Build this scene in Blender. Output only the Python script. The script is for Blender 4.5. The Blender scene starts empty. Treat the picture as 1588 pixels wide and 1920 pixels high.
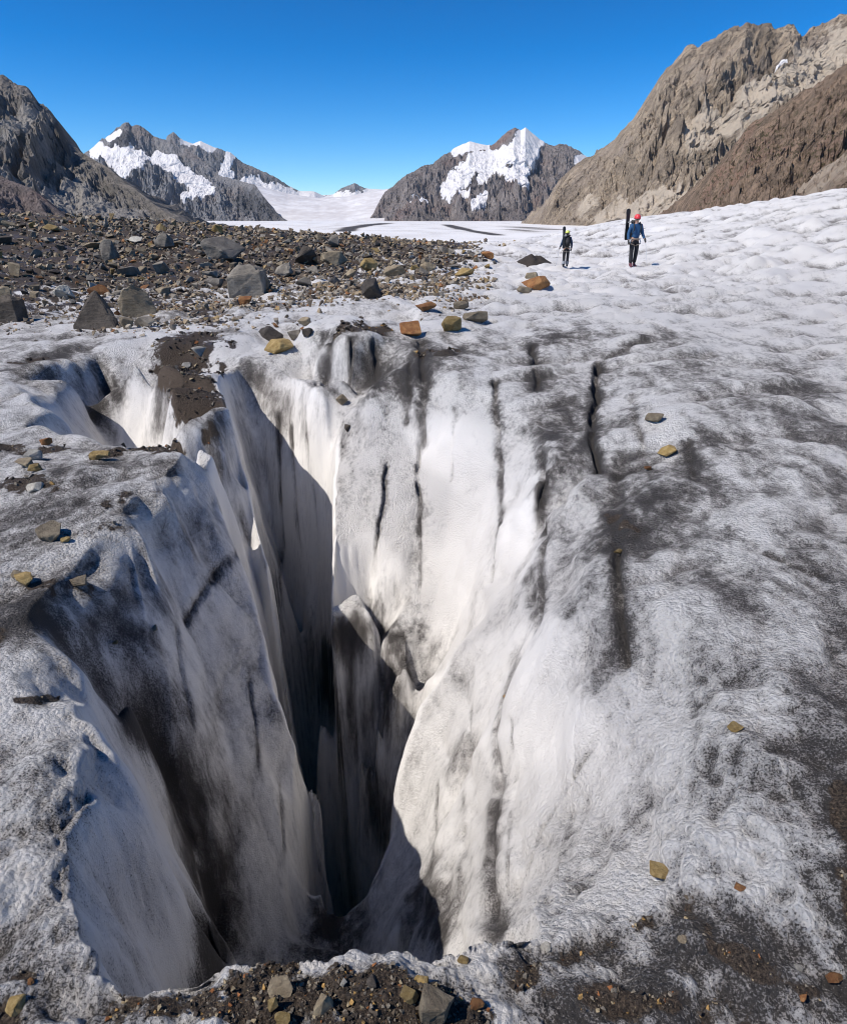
import bpy, bmesh, math, random, time
import numpy as np
from mathutils import Vector, Matrix
from mathutils.geometry import delaunay_2d_cdt

random.seed(7)
RNG = np.random.default_rng(7)
scene = bpy.context.scene
R = math.radians

# ------------------------------------------------------------------ camera
PW, PH, F = 1588.0, 1920.0, 1251.0          # photograph size, focal length in its pixels
PITCH = R(23.3); EYE = 1.65
cam_d = bpy.data.cameras.new('camera')
cam = bpy.data.objects.new('camera', cam_d)
scene.collection.objects.link(cam)
cam.location = (0, 0, EYE)
cam.rotation_euler = (R(90) - PITCH, 0, 0)
cam_d.sensor_fit = 'VERTICAL'; cam_d.sensor_height = 24.0
cam_d.lens = 24.0 * F / PH
cam_d.clip_start = 0.05; cam_d.clip_end = 40000
scene.camera = cam

# ------------------------------------------------------------------ sky and sun
SUN_ELEV, SUN_AZ = R(49.5), R(-112)             # azimuth from +Y, clockwise: the sun stands to the left
w = bpy.data.worlds.new('World'); scene.world = w; w.use_nodes = True
nt = w.node_tree; nt.nodes.clear()
sky = nt.nodes.new('ShaderNodeTexSky'); sky.sky_type = 'NISHITA'; sky.sun_disc = False
sky.sun_elevation = SUN_ELEV; sky.sun_rotation = SUN_AZ
sky.altitude = 2300; sky.air_density = 1.0; sky.dust_density = 0.0; sky.ozone_density = 4.0
gm = nt.nodes.new('ShaderNodeGamma'); gm.inputs['Gamma'].default_value = 1.5
hs = nt.nodes.new('ShaderNodeHueSaturation'); hs.inputs['Saturation'].default_value = 1.22; hs.inputs['Hue'].default_value = .497
bg = nt.nodes.new('ShaderNodeBackground'); bg.inputs['Strength'].default_value = 0.050
wo = nt.nodes.new('ShaderNodeOutputWorld')
nt.links.new(sky.outputs[0], gm.inputs[0]); nt.links.new(gm.outputs[0], hs.inputs['Color']); nt.links.new(hs.outputs[0], bg.inputs[0])
nt.links.new(bg.outputs[0], wo.inputs[0])
sl = bpy.data.lights.new('sun', 'SUN'); sl.energy = 4.2; sl.angle = R(0.53); sl.color = (1.0, 0.94, 0.87)
sun = bpy.data.objects.new('sun', sl); scene.collection.objects.link(sun)
sun.rotation_euler = (R(90) - SUN_ELEV, 0, -SUN_AZ + math.pi)
sd = Vector((math.sin(SUN_AZ) * math.cos(SUN_ELEV), math.cos(SUN_AZ) * math.cos(SUN_ELEV), math.sin(SUN_ELEV)))
sun.rotation_euler = sd.to_track_quat('Z', 'Y').to_euler()
vs = scene.view_settings
vs.view_transform = 'Standard'; vs.look = 'None'; vs.exposure = 0.32; vs.gamma = 1.0; vs.use_curve_mapping = False
scene.cycles.filter_width = 1.05; scene.cycles.denoising_prefilter = 'ACCURATE'
scene.cycles.max_bounces = 10; scene.cycles.diffuse_bounces = 8; scene.cycles.glossy_bounces = 2
scene.cycles.caustics_reflective = False; scene.cycles.caustics_refractive = False

# ------------------------------------------------------------------ helpers
CP, SP = math.cos(PITCH), math.sin(PITCH)
def ray(u, v):
    dx = (u - PW / 2) / F; dy = -(v - PH / 2) / F
    return dx, CP + SP * dy, -SP + CP * dy          # X, Y, Z for unit forward depth
def px(u, v, z):                                     # photo pixel + height -> point
    X, Y, Z = ray(u, v); t = (z - EYE) / Z
    return (X * t, Y * t, z)
def pxy(u, v, y):                                    # photo pixel + forward distance -> point
    X, Y, Z = ray(u, v); t = y / Y
    return (X * t, y, EYE + Z * t)

_perm = RNG.permutation(256).astype(np.int32); _perm = np.concatenate([_perm, _perm, _perm])
_g = RNG.normal(size=(256, 3)).astype(np.float32); _g /= np.linalg.norm(_g, axis=1)[:, None]
def perlin(p):
    p = np.asarray(p, np.float32)
    fl = np.floor(p); i = fl.astype(np.int64) & 255; f = p - fl
    u = f * f * f * (f * (f * 6 - 15) + 10)
    out = []
    for dx in (0, 1):
        a = _perm[i[:, 0] + dx]
        for dy in (0, 1):
            b = _perm[a + i[:, 1] + dy]
            for dz in (0, 1):
                g = _g[_perm[b + i[:, 2] + dz]]
                out.append(g[:, 0] * (f[:, 0] - dx) + g[:, 1] * (f[:, 1] - dy) + g[:, 2] * (f[:, 2] - dz))
    L = lambda a, b, t: a + (b - a) * t
    x00 = L(out[0], out[1], u[:, 2]); x01 = L(out[2], out[3], u[:, 2])
    x10 = L(out[4], out[5], u[:, 2]); x11 = L(out[6], out[7], u[:, 2])
    return L(L(x00, x01, u[:, 1]), L(x10, x11, u[:, 1]), u[:, 0])
def fbm(p, oct=4, lac=2.03, gain=0.5):
    s = 0; a = 1.0
    for k in range(oct):
        s = s + a * perlin(p * (lac ** k) + 17.3 * k); a *= gain
    return s
def ridged(p, oct=4, lac=2.07, gain=0.5):
    s = 0; a = 1.0
    for k in range(oct):
        s = s + a * (1 - 2.2 * np.abs(perlin(p * (lac ** k) + 31.7 * k))); a *= gain
    return s
def sstep(a, b, x):
    t = np.clip((x - a) / (b - a), 0, 1); return t * t * (3 - 2 * t)

def mesh_from(name, V, Fc, smooth=True):
    me = bpy.data.meshes.new(name)
    V = np.asarray(V, np.float32); Fc = np.asarray(Fc, np.int32); n = Fc.shape[1]
    me.vertices.add(len(V)); me.vertices.foreach_set('co', V.ravel())
    me.loops.add(Fc.size); me.loops.foreach_set('vertex_index', Fc.ravel())
    me.polygons.add(len(Fc)); me.polygons.foreach_set('loop_start', np.arange(0, Fc.size, n, dtype=np.int32))
    me.polygons.foreach_set('loop_total', np.full(len(Fc), n, np.int32))
    me.polygons.foreach_set('use_smooth', np.full(len(Fc), smooth, bool))
    me.update(calc_edges=True)
    return me
def attr(me, name, data):
    a = me.attributes.new(name, 'FLOAT', 'POINT'); a.data.foreach_set('value', np.asarray(data, np.float32).ravel())
def link(name, me, mat=None, parent=None):
    o = bpy.data.objects.new(name, me); scene.collection.objects.link(o)
    if mat is not None and me is not None and len(me.materials) == 0: me.materials.append(mat)
    if parent: o.parent = parent
    return o
def tag(o, label=None, cat=None, group=None, kind=None):
    if label: o['label'] = label
    if cat: o['category'] = cat
    if group: o['group'] = group
    if kind: o['kind'] = kind
    return o

class NT:                                            # small node-graph helper
    def __init__(s, name):
        s.m = bpy.data.materials.new(name); s.m.use_nodes = True
        s.t = s.m.node_tree; s.t.nodes.clear()
        s.out = s.t.nodes.new('ShaderNodeOutputMaterial')
        s.b = s.t.nodes.new('ShaderNodeBsdfPrincipled'); s.t.links.new(s.b.outputs[0], s.out.inputs[0])
    def n(s, typ, **kw):
        nd = s.t.nodes.new(typ)
        for k, v in kw.items(): setattr(nd, k, v)
        return nd
    def put(s, sock, val):
        if isinstance(val, bpy.types.NodeSocket): s.t.links.new(val, sock)
        else: sock.default_value = val
    def math(s, op, a, b=0.0, c=None, clamp=False):
        nd = s.n('ShaderNodeMath', operation=op); nd.use_clamp = clamp
        s.put(nd.inputs[0], a); s.put(nd.inputs[1], b)
        if c is not None: s.put(nd.inputs[2], c)
        return nd.outputs[0]
    def mr(s, x, a, b, c=0.0, d=1.0, smooth=True):
        nd = s.n('ShaderNodeMapRange'); nd.interpolation_type = 'SMOOTHSTEP' if smooth else 'LINEAR'
        s.put(nd.inputs[0], x)
        for k, v in enumerate((a, b, c, d)): s.put(nd.inputs[k + 1], v)
        return nd.outputs[0]
    def mix(s, f, a, b, mode='MIX'):
        nd = s.n('ShaderNodeMix', data_type='RGBA', blend_type=mode)
        s.put(nd.inputs[0], f)
        for sock, v in ((nd.inputs[6], a), (nd.inputs[7], b)):
            s.put(sock, v if isinstance(v, bpy.types.NodeSocket) else (*v, 1.0))
        return nd.outputs[2]
    def noise(s, vec, scale, detail=4, rough=0.55, dist=0.0):
        nd = s.n('ShaderNodeTexNoise'); s.put(nd.inputs['Vector'], vec)
        s.put(nd.inputs['Scale'], scale); s.put(nd.inputs['Detail'], detail)
        s.put(nd.inputs['Roughness'], rough); s.put(nd.inputs['Distortion'], dist)
        return nd.outputs[0]
    def vor(s, vec, scale, feature='F1'):
        nd = s.n('ShaderNodeTexVoronoi', feature=feature); s.put(nd.inputs['Vector'], vec); s.put(nd.inputs['Scale'], scale)
        return nd
    def mapv(s, vec, scale=(1, 1, 1), rot=(0, 0, 0), loc=(0, 0, 0)):
        nd = s.n('ShaderNodeMapping'); s.put(nd.inputs[0], vec)
        nd.inputs['Location'].default_value = loc
        nd.inputs['Rotation'].default_value = rot; nd.inputs['Scale'].default_value = scale
        return nd.outputs[0]
    def at(s, name): return s.n('ShaderNodeAttribute', attribute_name=name).outputs['Fac']
    def pos(s): return s.n('ShaderNodeNewGeometry').outputs['Position']
    def bump(s, h, strength=0.5, dist=0.02, normal=None):
        nd = s.n('ShaderNodeBump'); nd.inputs['Strength'].default_value = strength
        nd.inputs['Distance'].default_value = dist; s.put(nd.inputs['Height'], h)
        if normal is not None: s.put(nd.inputs['Normal'], normal)
        return nd.outputs[0]

#@@GLACIER
# ------------------------------------------------------------------ glacier surface
# far ground: control heights (x, y, z) -> smooth function in (bearing, log distance)
gc = []
def G(u, v, y): gc.append(pxy(u, v, y))
def GZ(u, v, z): gc.append(px(u, v, z))
for u, v, y in [(-500, 395, 50), (0, 404, 48), (200, 410, 48), (400, 424, 50), (600, 441, 50), (750, 455, 46), (900, 470, 43),   # rubble crest
                (950, 452, 75), (1050, 434, 85), (1200, 408, 80), (1300, 398, 75), (1400, 384, 70), (1500, 372, 66), (1588, 356, 62), (1900, 300, 60),  # white ice crest
                (1180, 500, 28), (1060, 500, 36), (1400, 470, 30), (1588, 450, 28), (1900, 420, 26),
                (0, 470, 32), (200, 475, 30), (400, 480, 30), (600, 490, 30), (800, 500, 29), (950, 510, 28)]:
    G(u, v, y)
for u, v, z in [(-300, 590, 0.05), (0, 590, 0.05), (175, 590, 0.05), (460, 560, 0.05), (250, 585, 0.05), (700, 560, 0.3), (850, 590, 0.25),
                (1000, 560, 0.25), (1150, 580, 0.35), (1300, 600, 0.25), (1588, 600, 0.3), (1900, 600, 0.35)]:
    GZ(u, v, z)
for b in (-50, -35, -20, -5, 10, 25, 40, 55):
    for rr, z in ((130, -1.5), (300, -6), (800, -5), (2000, 4), (4000, 18), (8000, 40), (14000, 60)):
        if b > 12 and rr < 800: z = 0.5
        gc.append((rr * math.sin(R(b)), rr * math.cos(R(b)), z))
for b in (-150, -110, -75, 75, 110, 150, 180):
    for rr in (1, 4, 12, 40, 150, 800, 4000, 14000):
        gc.append((rr * math.sin(R(b)), rr * math.cos(R(b)), 0.0 if rr < 100 else -4))
gc = np.array(gc)
def lp(x, y):
    r = np.hypot(x, y); th = np.arctan2(x, y)
    return np.stack([th * 2.2, np.log(np.maximum(r, .3))], -1)
_k = lp(gc[:, 0], gc[:, 1])
def kern(a, b):
    return np.sqrt(((a[:, None] - b[None]) ** 2).sum(-1) + 0.01)
_A = np.zeros((len(gc) + 1,) * 2); _A[:-1, :-1] = kern(_k, _k); _A[:-1, -1] = 1; _A[-1, :-1] = 1
_w = np.linalg.solve(_A + np.eye(len(_A)) * 1e-6, np.append(gc[:, 2], 0))
def ground_far(x, y):
    q = lp(x, y); out = np.empty(len(q))
    for s in range(0, len(q), 20000):
        out[s:s + 20000] = kern(q[s:s + 20000], _k) @ _w[:-1] + _w[-1]
    return out

# crevasse: break lines and spot heights read off the photograph (u, v, z)
pts = []                                             # (x, y, z)
class Edge(list):                                    # slicing counts the nodes given, not the samples between them
    def part(self, i, j=99): return [p for p, k in self if i <= k <= j]
def line(P, step=0.07):
    Q = [np.array(px(*p)) for p in P]; out = Edge()
    for m, (a, b) in enumerate(zip(Q[:-1], Q[1:])):
        n = max(1, int(np.linalg.norm((b - a)[:2]) / step))
        for k in range(n): out.append((a + (b - a) * k / n, m + k / n))
    out.append((Q[-1], len(Q) - 1)); pts.extend(tuple(p) for p, _ in out); return out
def drop(L, d, levels):                              # hidden side of an edge: (offset, fall) pairs along direction d
    d = np.array(d, float); d /= np.linalg.norm(d)
    for off, fall in levels:
        for p in L: pts.append((p[0] + d[0] * off, p[1] + d[1] * off, max(p[2] - fall, -12.0)))
def spot(*P): pts.extend(px(*p) for p in P)

# near lip
lip = line([(-200, 1860, 0), (60, 1875, -.02), (200, 1852, -.03), (270, 1845, -.03), (330, 1838, -.03), (380, 1808, -.03), (460, 1790, -.02), (540, 1792, -.03),
            (600, 1802, -.04), (680, 1798, -.04), (760, 1785, -.04), (850, 1768, -.05), (940, 1745, -.06), (1000, 1742, -.10), (1080, 1722, -.12)])
drop(lip.part(4.5, 11.2), (-0.1, 1), [(.06, .6), (.13, 1.8), (.2, 3.2)])
pts += [(-.95, 2.0, -3.0), (-.6, 1.8, -3.6), (-.35, 1.8, -3.6), (-.1, 1.7, -2.8), (-.55, 2.3, -3.3), (-.85, 2.35, -2.9), (-.3, 2.2, -3.1)]
# left front block
l1 = line([(60, 1300, .02), (110, 1312, .02), (180, 1350, -.05), (230, 1430, -.15), (280, 1550, -.4), (320, 1640, -.6), (345, 1720, -.8), (352, 1810, -1.0)])
drop(l1.part(2.5), (.6, .8), [(.08, .5), (.2, 1.0)])
spot((0, 1250, .03), (0, 1400, .02), (-150, 1400, 0), (0, 1600, .02), (60, 1450, .03), (110, 1420, .02), (130, 1560, .0), (190, 1500, -.08), (240, 1600, -.32), (270, 1720, -.62), (300, 1800, -.8),
     (60, 1650, 0), (150, 1760, -.03), (205, 1815, -.05), (140, 1650, -.01), (195, 1680, -.15), (240, 1770, -.28), (-150, 1650, 0), (-150, 1250, .03))
# gully between the two left blocks
line([(165, 1325, -.25), (240, 1370, -.8), (300, 1450, -1.2), (370, 1600, -1.8), (400, 1760, -2.3)])
spot((430, 1790, -2.4), (150, 1270, -.15), (230, 1300, -.45))
# left main block
l2 = line([(340, 853, .0), (375, 870, -.13), (410, 920, -.34), (430, 1000, -.58), (445, 1040, -.70), (470, 1110, -.95), (490, 1180, -1.12), (505, 1250, -1.28), (520, 1300, -1.4),
           (545, 1350, -1.52), (570, 1400, -1.68), (590, 1460, -1.86), (597, 1550, -2.2), (602, 1690, -2.7)])
drop(l2.part(2, 12.5), (.85, .52), [(.05, .8), (.12, 2.0), (.2, 4.5), (.28, 8)])
line([(335, 860, .04), (250, 930, .05), (180, 1000, .05), (100, 1080, .04), (30, 1170, .03)])
spot((385, 960, -.30), (330, 950, -.09), (280, 1020, -.11), (220, 1080, -.12), (150, 1150, -.14), (370, 1040, -.42), (300, 1120, -.38), (420, 1030, -.56), (80, 1200, -.05),
     (345, 1160, -.66), (395, 1090, -.72), (300, 1190, -.5), (200, 1230, -.38), (120, 1240, -.2),
     (310, 1260, -.62), (360, 1350, -.95), (420, 1200, -.95), (420, 1350, -1.2), (330, 1400, -1.05), (380, 1480, -1.4), (470, 1350, -1.34), (450, 1500, -1.66), (420, 1650, -2.05), (470, 1700, -2.3), (520, 1480, -1.74), (535, 1600, -2.18), (540, 1760, -2.65),
     (560, 1520, -2.02), (570, 1640, -2.55), (565, 1750, -2.8))
# top surface behind the left main block, dirty snow
spot((0, 1080, .02), (0, 950, .03), (100, 950, .03), (200, 900, .05), (0, 850, .05), (100, 850, .08), (230, 860, .05), (300, 840, .04), (-250, 900, .05), (-250, 1100, .02))
# small side hole
s0 = line([(-200, 785, .1), (0, 782, .12), (90, 792, .12), (150, 805, .08), (200, 828, .03), (240, 833, .0), (300, 828, .0), (345, 850, .0)])
drop(s0.part(3, 6.5), (.1, 1), [(.12, .5), (.3, 1.0)])
spot((235, 832, -.97), (200, 800, -.72), (170, 770, -.5), (280, 822, -.9), (300, 780, -.62), (190, 720, -.28), (130, 700, .05), (110, 740, -.05), (205, 690, -.1), (180, 668, .05), (150, 760, -.35),
     (250, 760, -.5), (225, 700, -.02), (245, 690, .06), (250, 664, .2), (300, 676, .2), (290, 720, -.1), (318, 720, .12), (328, 740, .05), (318, 800, -.5),
     (60, 700, .12), (0, 700, .15), (60, 740, .12), (90, 770, .05), (130, 790, -.1), (0, 640, .1), (100, 640, .1), (-200, 650, .1))
pts += [(-3.3, 7.3, -1.6), (-3.1, 6.6, -1.6), (-2.9, 6.0, -1.2), (-2.75, 7.2, -1.4), (-2.5, 6.4, -1.0), (-3.6, 7.6, -1.3)]
# brown soil ridge and shelf between side hole and crevasse
spot((350, 640, .15), (390, 620, .15), (340, 700, .12), (380, 700, .12), (340, 780, .08), (370, 820, 0), (400, 760, .05), (400, 640, .12), (400, 850, -.1), (385, 790, .0))
# thin fin
fn = line([(412, 720, .0), (430, 770, -.05), (445, 810, -.22), (460, 860, -.45), (475, 920, -.72), (490, 1000, -1.04), (492, 1012, -1.15), (499, 1040, -1.15), (510, 1120, -1.5), (525, 1200, -1.82), (532, 1270, -2.1), (543, 1340, -2.4)])
drop(fn.part(1), (.9, .43), [(.05, 1.0), (.12, 2.5), (.2, 4.0)])
spot((425, 850, -.3), (410, 800, -.08), (450, 950, -.9), (465, 1040, -1.28), (490, 1130, -1.7), (505, 1200, -1.98))
# shadowed left back wall and head wall
b0 = line([(418, 695, .0), (460, 672, .05), (500, 680, .0), (540, 700, -.05), (575, 722, -.08), (605, 738, -.12), (628, 765, -.3)])
for row in ([(465, 780, -.62), (500, 790, -.65), (540, 790, -.6), (575, 800, -.55), (605, 820, -.6), (618, 860, -.85)],
            [(500, 900, -1.42), (530, 900, -1.35), (560, 900, -1.2), (600, 910, -1.2), (612, 930, -1.35)],
            [(520, 1050, -2.5), (560, 1050, -2.3), (600, 1050, -2.2)],
            [(545, 1200, -3.6), (570, 1190, -3.2), (595, 1180, -3.1)],
            [(555, 1330, -4.6), (570, 1300, -4.3)]):
    line(row, 0.12)
# right wall
r0 = line([(640, 790, -.42), (625, 850, -.62), (620, 900, -.8), (617, 1000, -1.02), (616, 1080, -1.25), (615, 1190, -1.58)])
drop(r0.part(1.5), (-.25, 1), [(.06, .8), (.16, 2.2)])
spot((655, 770, -.3), (680, 760, -.2), (700, 720, .05), (740, 690, .18), (800, 670, .22), (870, 665, .25), (940, 660, .25), (1010, 650, .28),
     (660, 900, -.7), (690, 820, -.38), (750, 800, -.3), (720, 900, -.65), (700, 1000, -1.02), (660, 1100, -1.28), (650, 1180, -1.55), (700, 1150, -1.4), (740, 1050, -1.2), (780, 1100, -1.42), (780, 980, -.95), (760, 1180, -1.58), (720, 1200, -1.68),
     (790, 870, -.6), (790, 780, -.15), (850, 760, .0), (850, 900, -.58), (830, 1000, -.95), (820, 1100, -1.35), (800, 1180, -1.6), (900, 720, .18), (930, 800, -.05), (920, 900, -.42), (900, 1040, -.85), (860, 1110, -1.2), (1000, 900, -.1), (1000, 780, .1),
     (1040, 850, .08))
# deep middle fins
g1 = line([(612, 1196, -1.85), (640, 1240, -2.12), (668, 1285, -2.39)])
drop(g1.part(.3), (.2, 1), [(.1, .25)])
g1b = line([(612, 1196, -1.85), (590, 1240, -2.1), (577, 1300, -2.46), (568, 1370, -2.92), (566, 1430, -3.3), (570, 1500, -3.8)])
drop(g1b.part(.3), (-.8, .5), [(.06, 1.2), (.15, 4)])
spot((630, 1320, -2.6), (610, 1300, -2.48), (640, 1400, -3.14), (600, 1400, -3.12), (650, 1340, -2.75), (640, 1500, -3.85), (600, 1480, -3.7), (690, 1240, -2.2), (640, 1600, -4.7))
g2 = line([(742, 1200, -1.47), (722, 1222, -1.58), (700, 1245, -1.72), (680, 1275, -1.9), (668, 1310, -2.08), (664, 1380, -2.48), (666, 1450, -2.9), (674, 1530, -3.42), (690, 1620, -4.05)])
drop(g2.part(.3), (-.75, .65), [(.06, .9), (.14, 2.6)])
g2r = line([(742, 1200, -1.47), (760, 1235, -1.66), (785, 1285, -1.92)])
drop(g2r.part(.3), (.3, .9), [(.07, .2)])
spot((740, 1300, -1.98), (720, 1400, -2.56), (745, 1380, -2.42), (700, 1500, -3.2), (725, 1450, -2.85), (712, 1560, -3.55), (700, 1310, -2.05))
# right near block
line([(1010, 1010, -.28), (985, 1060, -.46), (950, 1105, -.66), (905, 1145, -.88)]); _e = line([(995, 1000, -.42), (965, 1050, -.68), (925, 1095, -.92), (885, 1135, -1.15)])
h0 = line([(905, 1145, -.9), (880, 1175, -1.0), (850, 1215, -1.1), (820, 1260, -1.22), (790, 1310, -1.42), (770, 1370, -1.6), (745, 1440, -1.82), (735, 1480, -1.95), (725, 1530, -2.12), (700, 1600, -2.38), (665, 1675, -2.7), (640, 1697, -2.8), (620, 1700, -2.8), (602, 1690, -2.75)])
drop(h0.part(.5, 2.9), (-.35, .9), [(.09, .3)])
drop(h0.part(3, 8.9), (-.35, .9), [(.07, .6), (.16, 1.4)])
drop(h0.part(9), (-.2, 1), [(.1, 1.6), (.2, 5)])
spot((950, 1150, -.6), (1000, 1150, -.35), (1050, 1150, -.15), (1000, 1300, -.5), (940, 1300, -.8), (880, 1300, -1.1), (850, 1400, -1.35), (900, 1450, -1.15), (950, 1500, -.95), (850, 1500, -1.5), (800, 1550, -1.85), (780, 1480, -1.8),
     (1000, 1450, -.72), (1080, 1400, -.4), (1100, 1300, -.22), (1150, 1200, -.05), (1100, 1500, -.45), (1180, 1400, -.2), (1200, 1550, -.2), (1050, 1600, -.55), (950, 1620, -.85), (880, 1620, -1.25), (800, 1650, -1.75), (1000, 1695, -.36), (940, 1733, -.62),
     (870, 1750, -1.2), (800, 1730, -1.75), (760, 1640, -2.1), (720, 1750, -2.35), (700, 1680, -2.5), (650, 1780, -2.75), (610, 1780, -2.85), (1100, 1700, -.2), (1200, 1680, -.1))
# deep floor
for x, y in [(-.75, 3.75), (-.6, 3.9), (-.9, 4.0), (-1.0, 4.3), (-1.05, 4.7), (-.8, 4.3), (-.85, 4.8), (-1.15, 5.2), (-1.3, 5.3), (-1.45, 6.3), (-1.5, 6.8), (-1.35, 6.0), (-1.55, 5.9), (-1.75, 6.6)]:
    pts.append((x, y, -11))
# block behind the crevasse head, with narrow blue slots beside it
line([(568, 700, -.15), (600, 738, -.3), (650, 745, -.3), (690, 745, -.2)], .1)
spot((560, 640, .2), (580, 600, .4), (620, 585, .5), (680, 590, .5), (730, 610, .42), (750, 640, .3), (740, 690, .1), (590, 660, .2), (650, 660, .25), (710, 660, .2), (540, 650, .05), (548, 690, -.45), (552, 665, -.3), (560, 610, .15), (790, 600, .25), (800, 640, .25), (600, 700, -.02), (650, 705, .0), (700, 700, -.02), (640, 600, .52), (600, 620, .36), (700, 625, .42), (650, 635, .38))
line([(757, 660, -.25), (766, 605, -.25)], .1); line([(748, 650, .28), (752, 615, .38)], .1)
# open ground
spot((1588, 1900, .02), (1400, 1880, 0), (1200, 1880, 0), (1000, 1860, -.02), (794, 1880, 0), (600, 1880, 0), (400, 1890, 0), (100, 1900, 0), (794, 2100, 0), (794, 2600, 0), (400, 2300, 0), (1200, 2300, 0), (1900, 2100, 0), (-300, 2100, 0),
     (1350, 1700, .02), (1588, 1700, .08), (1750, 1700, .1), (1300, 1550, -.03), (1400, 1450, .08), (1588, 1450, .15), (1900, 1500, .15), (1280, 1350, .02), (1400, 1250, .12), (1588, 1200, .2), (1900, 1200, .22),
     (1200, 1100, .1), (1100, 1050, -.02), (1300, 1000, .15), (1588, 1000, .25), (1900, 950, .3), (1080, 900, .08), (1120, 780, .12), (1110, 870, .05), (1200, 900, .15), (1400, 850, .25), (1588, 800, .3), (1900, 780, .35), (1100, 700, .22), (1200, 760, .3), (1300, 700, .3), (1588, 690, .32), (900, 620, .35), (1050, 620, .35), (1180, 620, .4),
     (470, 620, .1), (300, 630, .15), (200, 620, .1), (0, 610, .05), (-300, 640, .05), (480, 640, .1), (620, 560, .3))
for b in range(-180, 180, 12):
    for rr in (12.5, 14, 16):
        x, y = rr * math.sin(R(b)), rr * math.cos(R(b)); pts.append((x, y, float(ground_far(np.array([x]), np.array([y]))[0])))
    if abs(b) > 62:
        for rr in (1.0, 2.5, 5, 8):
            x, y = rr * math.sin(R(b)), rr * math.cos(R(b)); pts.append((x, y, 0.03))
pts.append((0, 0, 0))
# thin out near duplicates, first come first kept
seen = {}; keep = []
for p in pts:
    key = (round(p[0] / .025), round(p[1] / .025))
    if key in seen: continue
    seen[key] = 1; keep.append(p)
TP = np.array(keep)
_, _, tris, _, _, _ = delaunay_2d_cdt([Vector((p[0], p[1])) for p in keep], [], [], 0, 1e-5)

# polar grid about the camera's foot
th_parts = [np.linspace(R(-180), R(-64), 36, endpoint=False), np.linspace(R(-64), R(-26), 210, endpoint=False),
            np.linspace(R(-26), R(16), 450, endpoint=False), np.linspace(R(16), R(64), 250, endpoint=False), np.linspace(R(64), R(180), 36)]
TH = np.concatenate(th_parts); TH[-1] = math.pi
def geo(a, b, k): return list(np.exp(np.arange(math.log(a), math.log(b), k)))
RR = np.array([0.06, .2, .4] + geo(.6, 9.5, .0052) + geo(9.5, 70, .0105) + geo(70, 16000, .03))
NR, NTH = len(RR), len(TH)
gx = RR[:, None] * np.sin(TH)[None]; gy = RR[:, None] * np.cos(TH)[None]
X, Y = gx.ravel(), gy.ravel()
Zt = np.full(X.shape, np.nan)
near_n = int(np.searchsorted(RR, 15.5)) * NTH
xs, ys = X[:near_n], Y[:near_n]
order = np.argsort(ys); ysS = ys[order]
for t in tris:
    a, b, c = TP[t[0]], TP[t[1]], TP[t[2]]
    lo, hi = min(a[1], b[1], c[1]), max(a[1], b[1], c[1])
    i0, i1 = np.searchsorted(ysS, lo), np.searchsorted(ysS, hi, 'right')
    idx = order[i0:i1]; qx = xs[idx]
    m = (qx >= min(a[0], b[0], c[0])) & (qx <= max(a[0], b[0], c[0]))
    idx = idx[m]
    if len(idx) == 0: continue
    qx, qy = xs[idx], ys[idx]
    det = (b[1] - c[1]) * (a[0] - c[0]) + (c[0] - b[0]) * (a[1] - c[1])
    if abs(det) < 1e-12: continue
    w0 = ((b[1] - c[1]) * (qx - c[0]) + (c[0] - b[0]) * (qy - c[1])) / det
    w1 = ((c[1] - a[1]) * (qx - c[0]) + (a[0] - c[0]) * (qy - c[1])) / det
    w2 = 1 - w0 - w1
    m = (w0 >= -1e-6) & (w1 >= -1e-6) & (w2 >= -1e-6)
    Zt[idx[m]] = w0[m] * a[2] + w1[m] * b[2] + w2[m] * c[2]
Rv = np.repeat(RR, NTH)
Zf = np.zeros_like(X); farm = Rv > 9.5
Zf[farm] = ground_far(X[farm], Y[farm])
bl = sstep(10.5, 14.5, Rv)
Z = np.where(np.isnan(Zt), Zf, Zt * (1 - bl) + Zf * bl).reshape(NR, NTH)
def smooth(Z, n):
    for _ in range(n):
        Z2 = Z.copy(); Z2[1:-1] = (Z[:-2] + 2 * Z[1:-1] + Z[2:]) / 4
        Z = Z2.copy(); Z[:, 1:-1] = (Z2[:, :-2] + 2 * Z2[:, 1:-1] + Z2[:, 2:]) / 4
    return Z
Zs = smooth(Z, 4); Zb = smooth(Zs, 60)
# open ground gets the broad smoothing, crevasse flanks keep their edges
flat = np.clip(1 - np.abs(Zb - Zs) / .05, 0, 1) * sstep(-.35, -.1, Zb)
Z = Zs * (1 - flat) + Zb * flat
P0 = np.stack([gx, gy, Z], -1)

def normals(P):
    a = np.gradient(P, axis=0); b = np.gradient(P, axis=1)
    n = np.cross(b, a); n /= np.linalg.norm(n, axis=-1)[..., None] + 1e-12
    n[n[..., 2] < 0] *= -1
    return n
N = normals(np.stack([gx, gy, smooth(Z, 10)], -1)); steep = 1 - np.clip(N[..., 2], 0, 1)
p = P0.reshape(-1, 3); n = N.reshape(-1, 3); st = sstep(.25, .75, steep.ravel()); fr = Rv
nearm = fr < 75
near_i = np.nonzero(nearm)[0]; q = p[near_i]; rq = fr[near_i]; sq = st[near_i]; nq = n[near_i]
d = np.zeros(len(q))
def band(lam):                                       # fade a wavelength out where the grid cannot carry it
    return sstep(2.2, 5, lam / (rq * .0065))
warp = np.stack([perlin(q * .9 + 5), perlin(q * .9 + 50), perlin(q * .9 + 90)], -1)
qa = q * np.array([1, .72, 1]) + warp * .25
rot = np.array([[.87, -.5, 0], [.5, .87, 0], [0, 0, 1.0]])
qa = qa @ rot.T
far_amp = 1 + 2.2 * sstep(9, 30, rq)
big = perlin(q * .35 + 3); 
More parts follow.
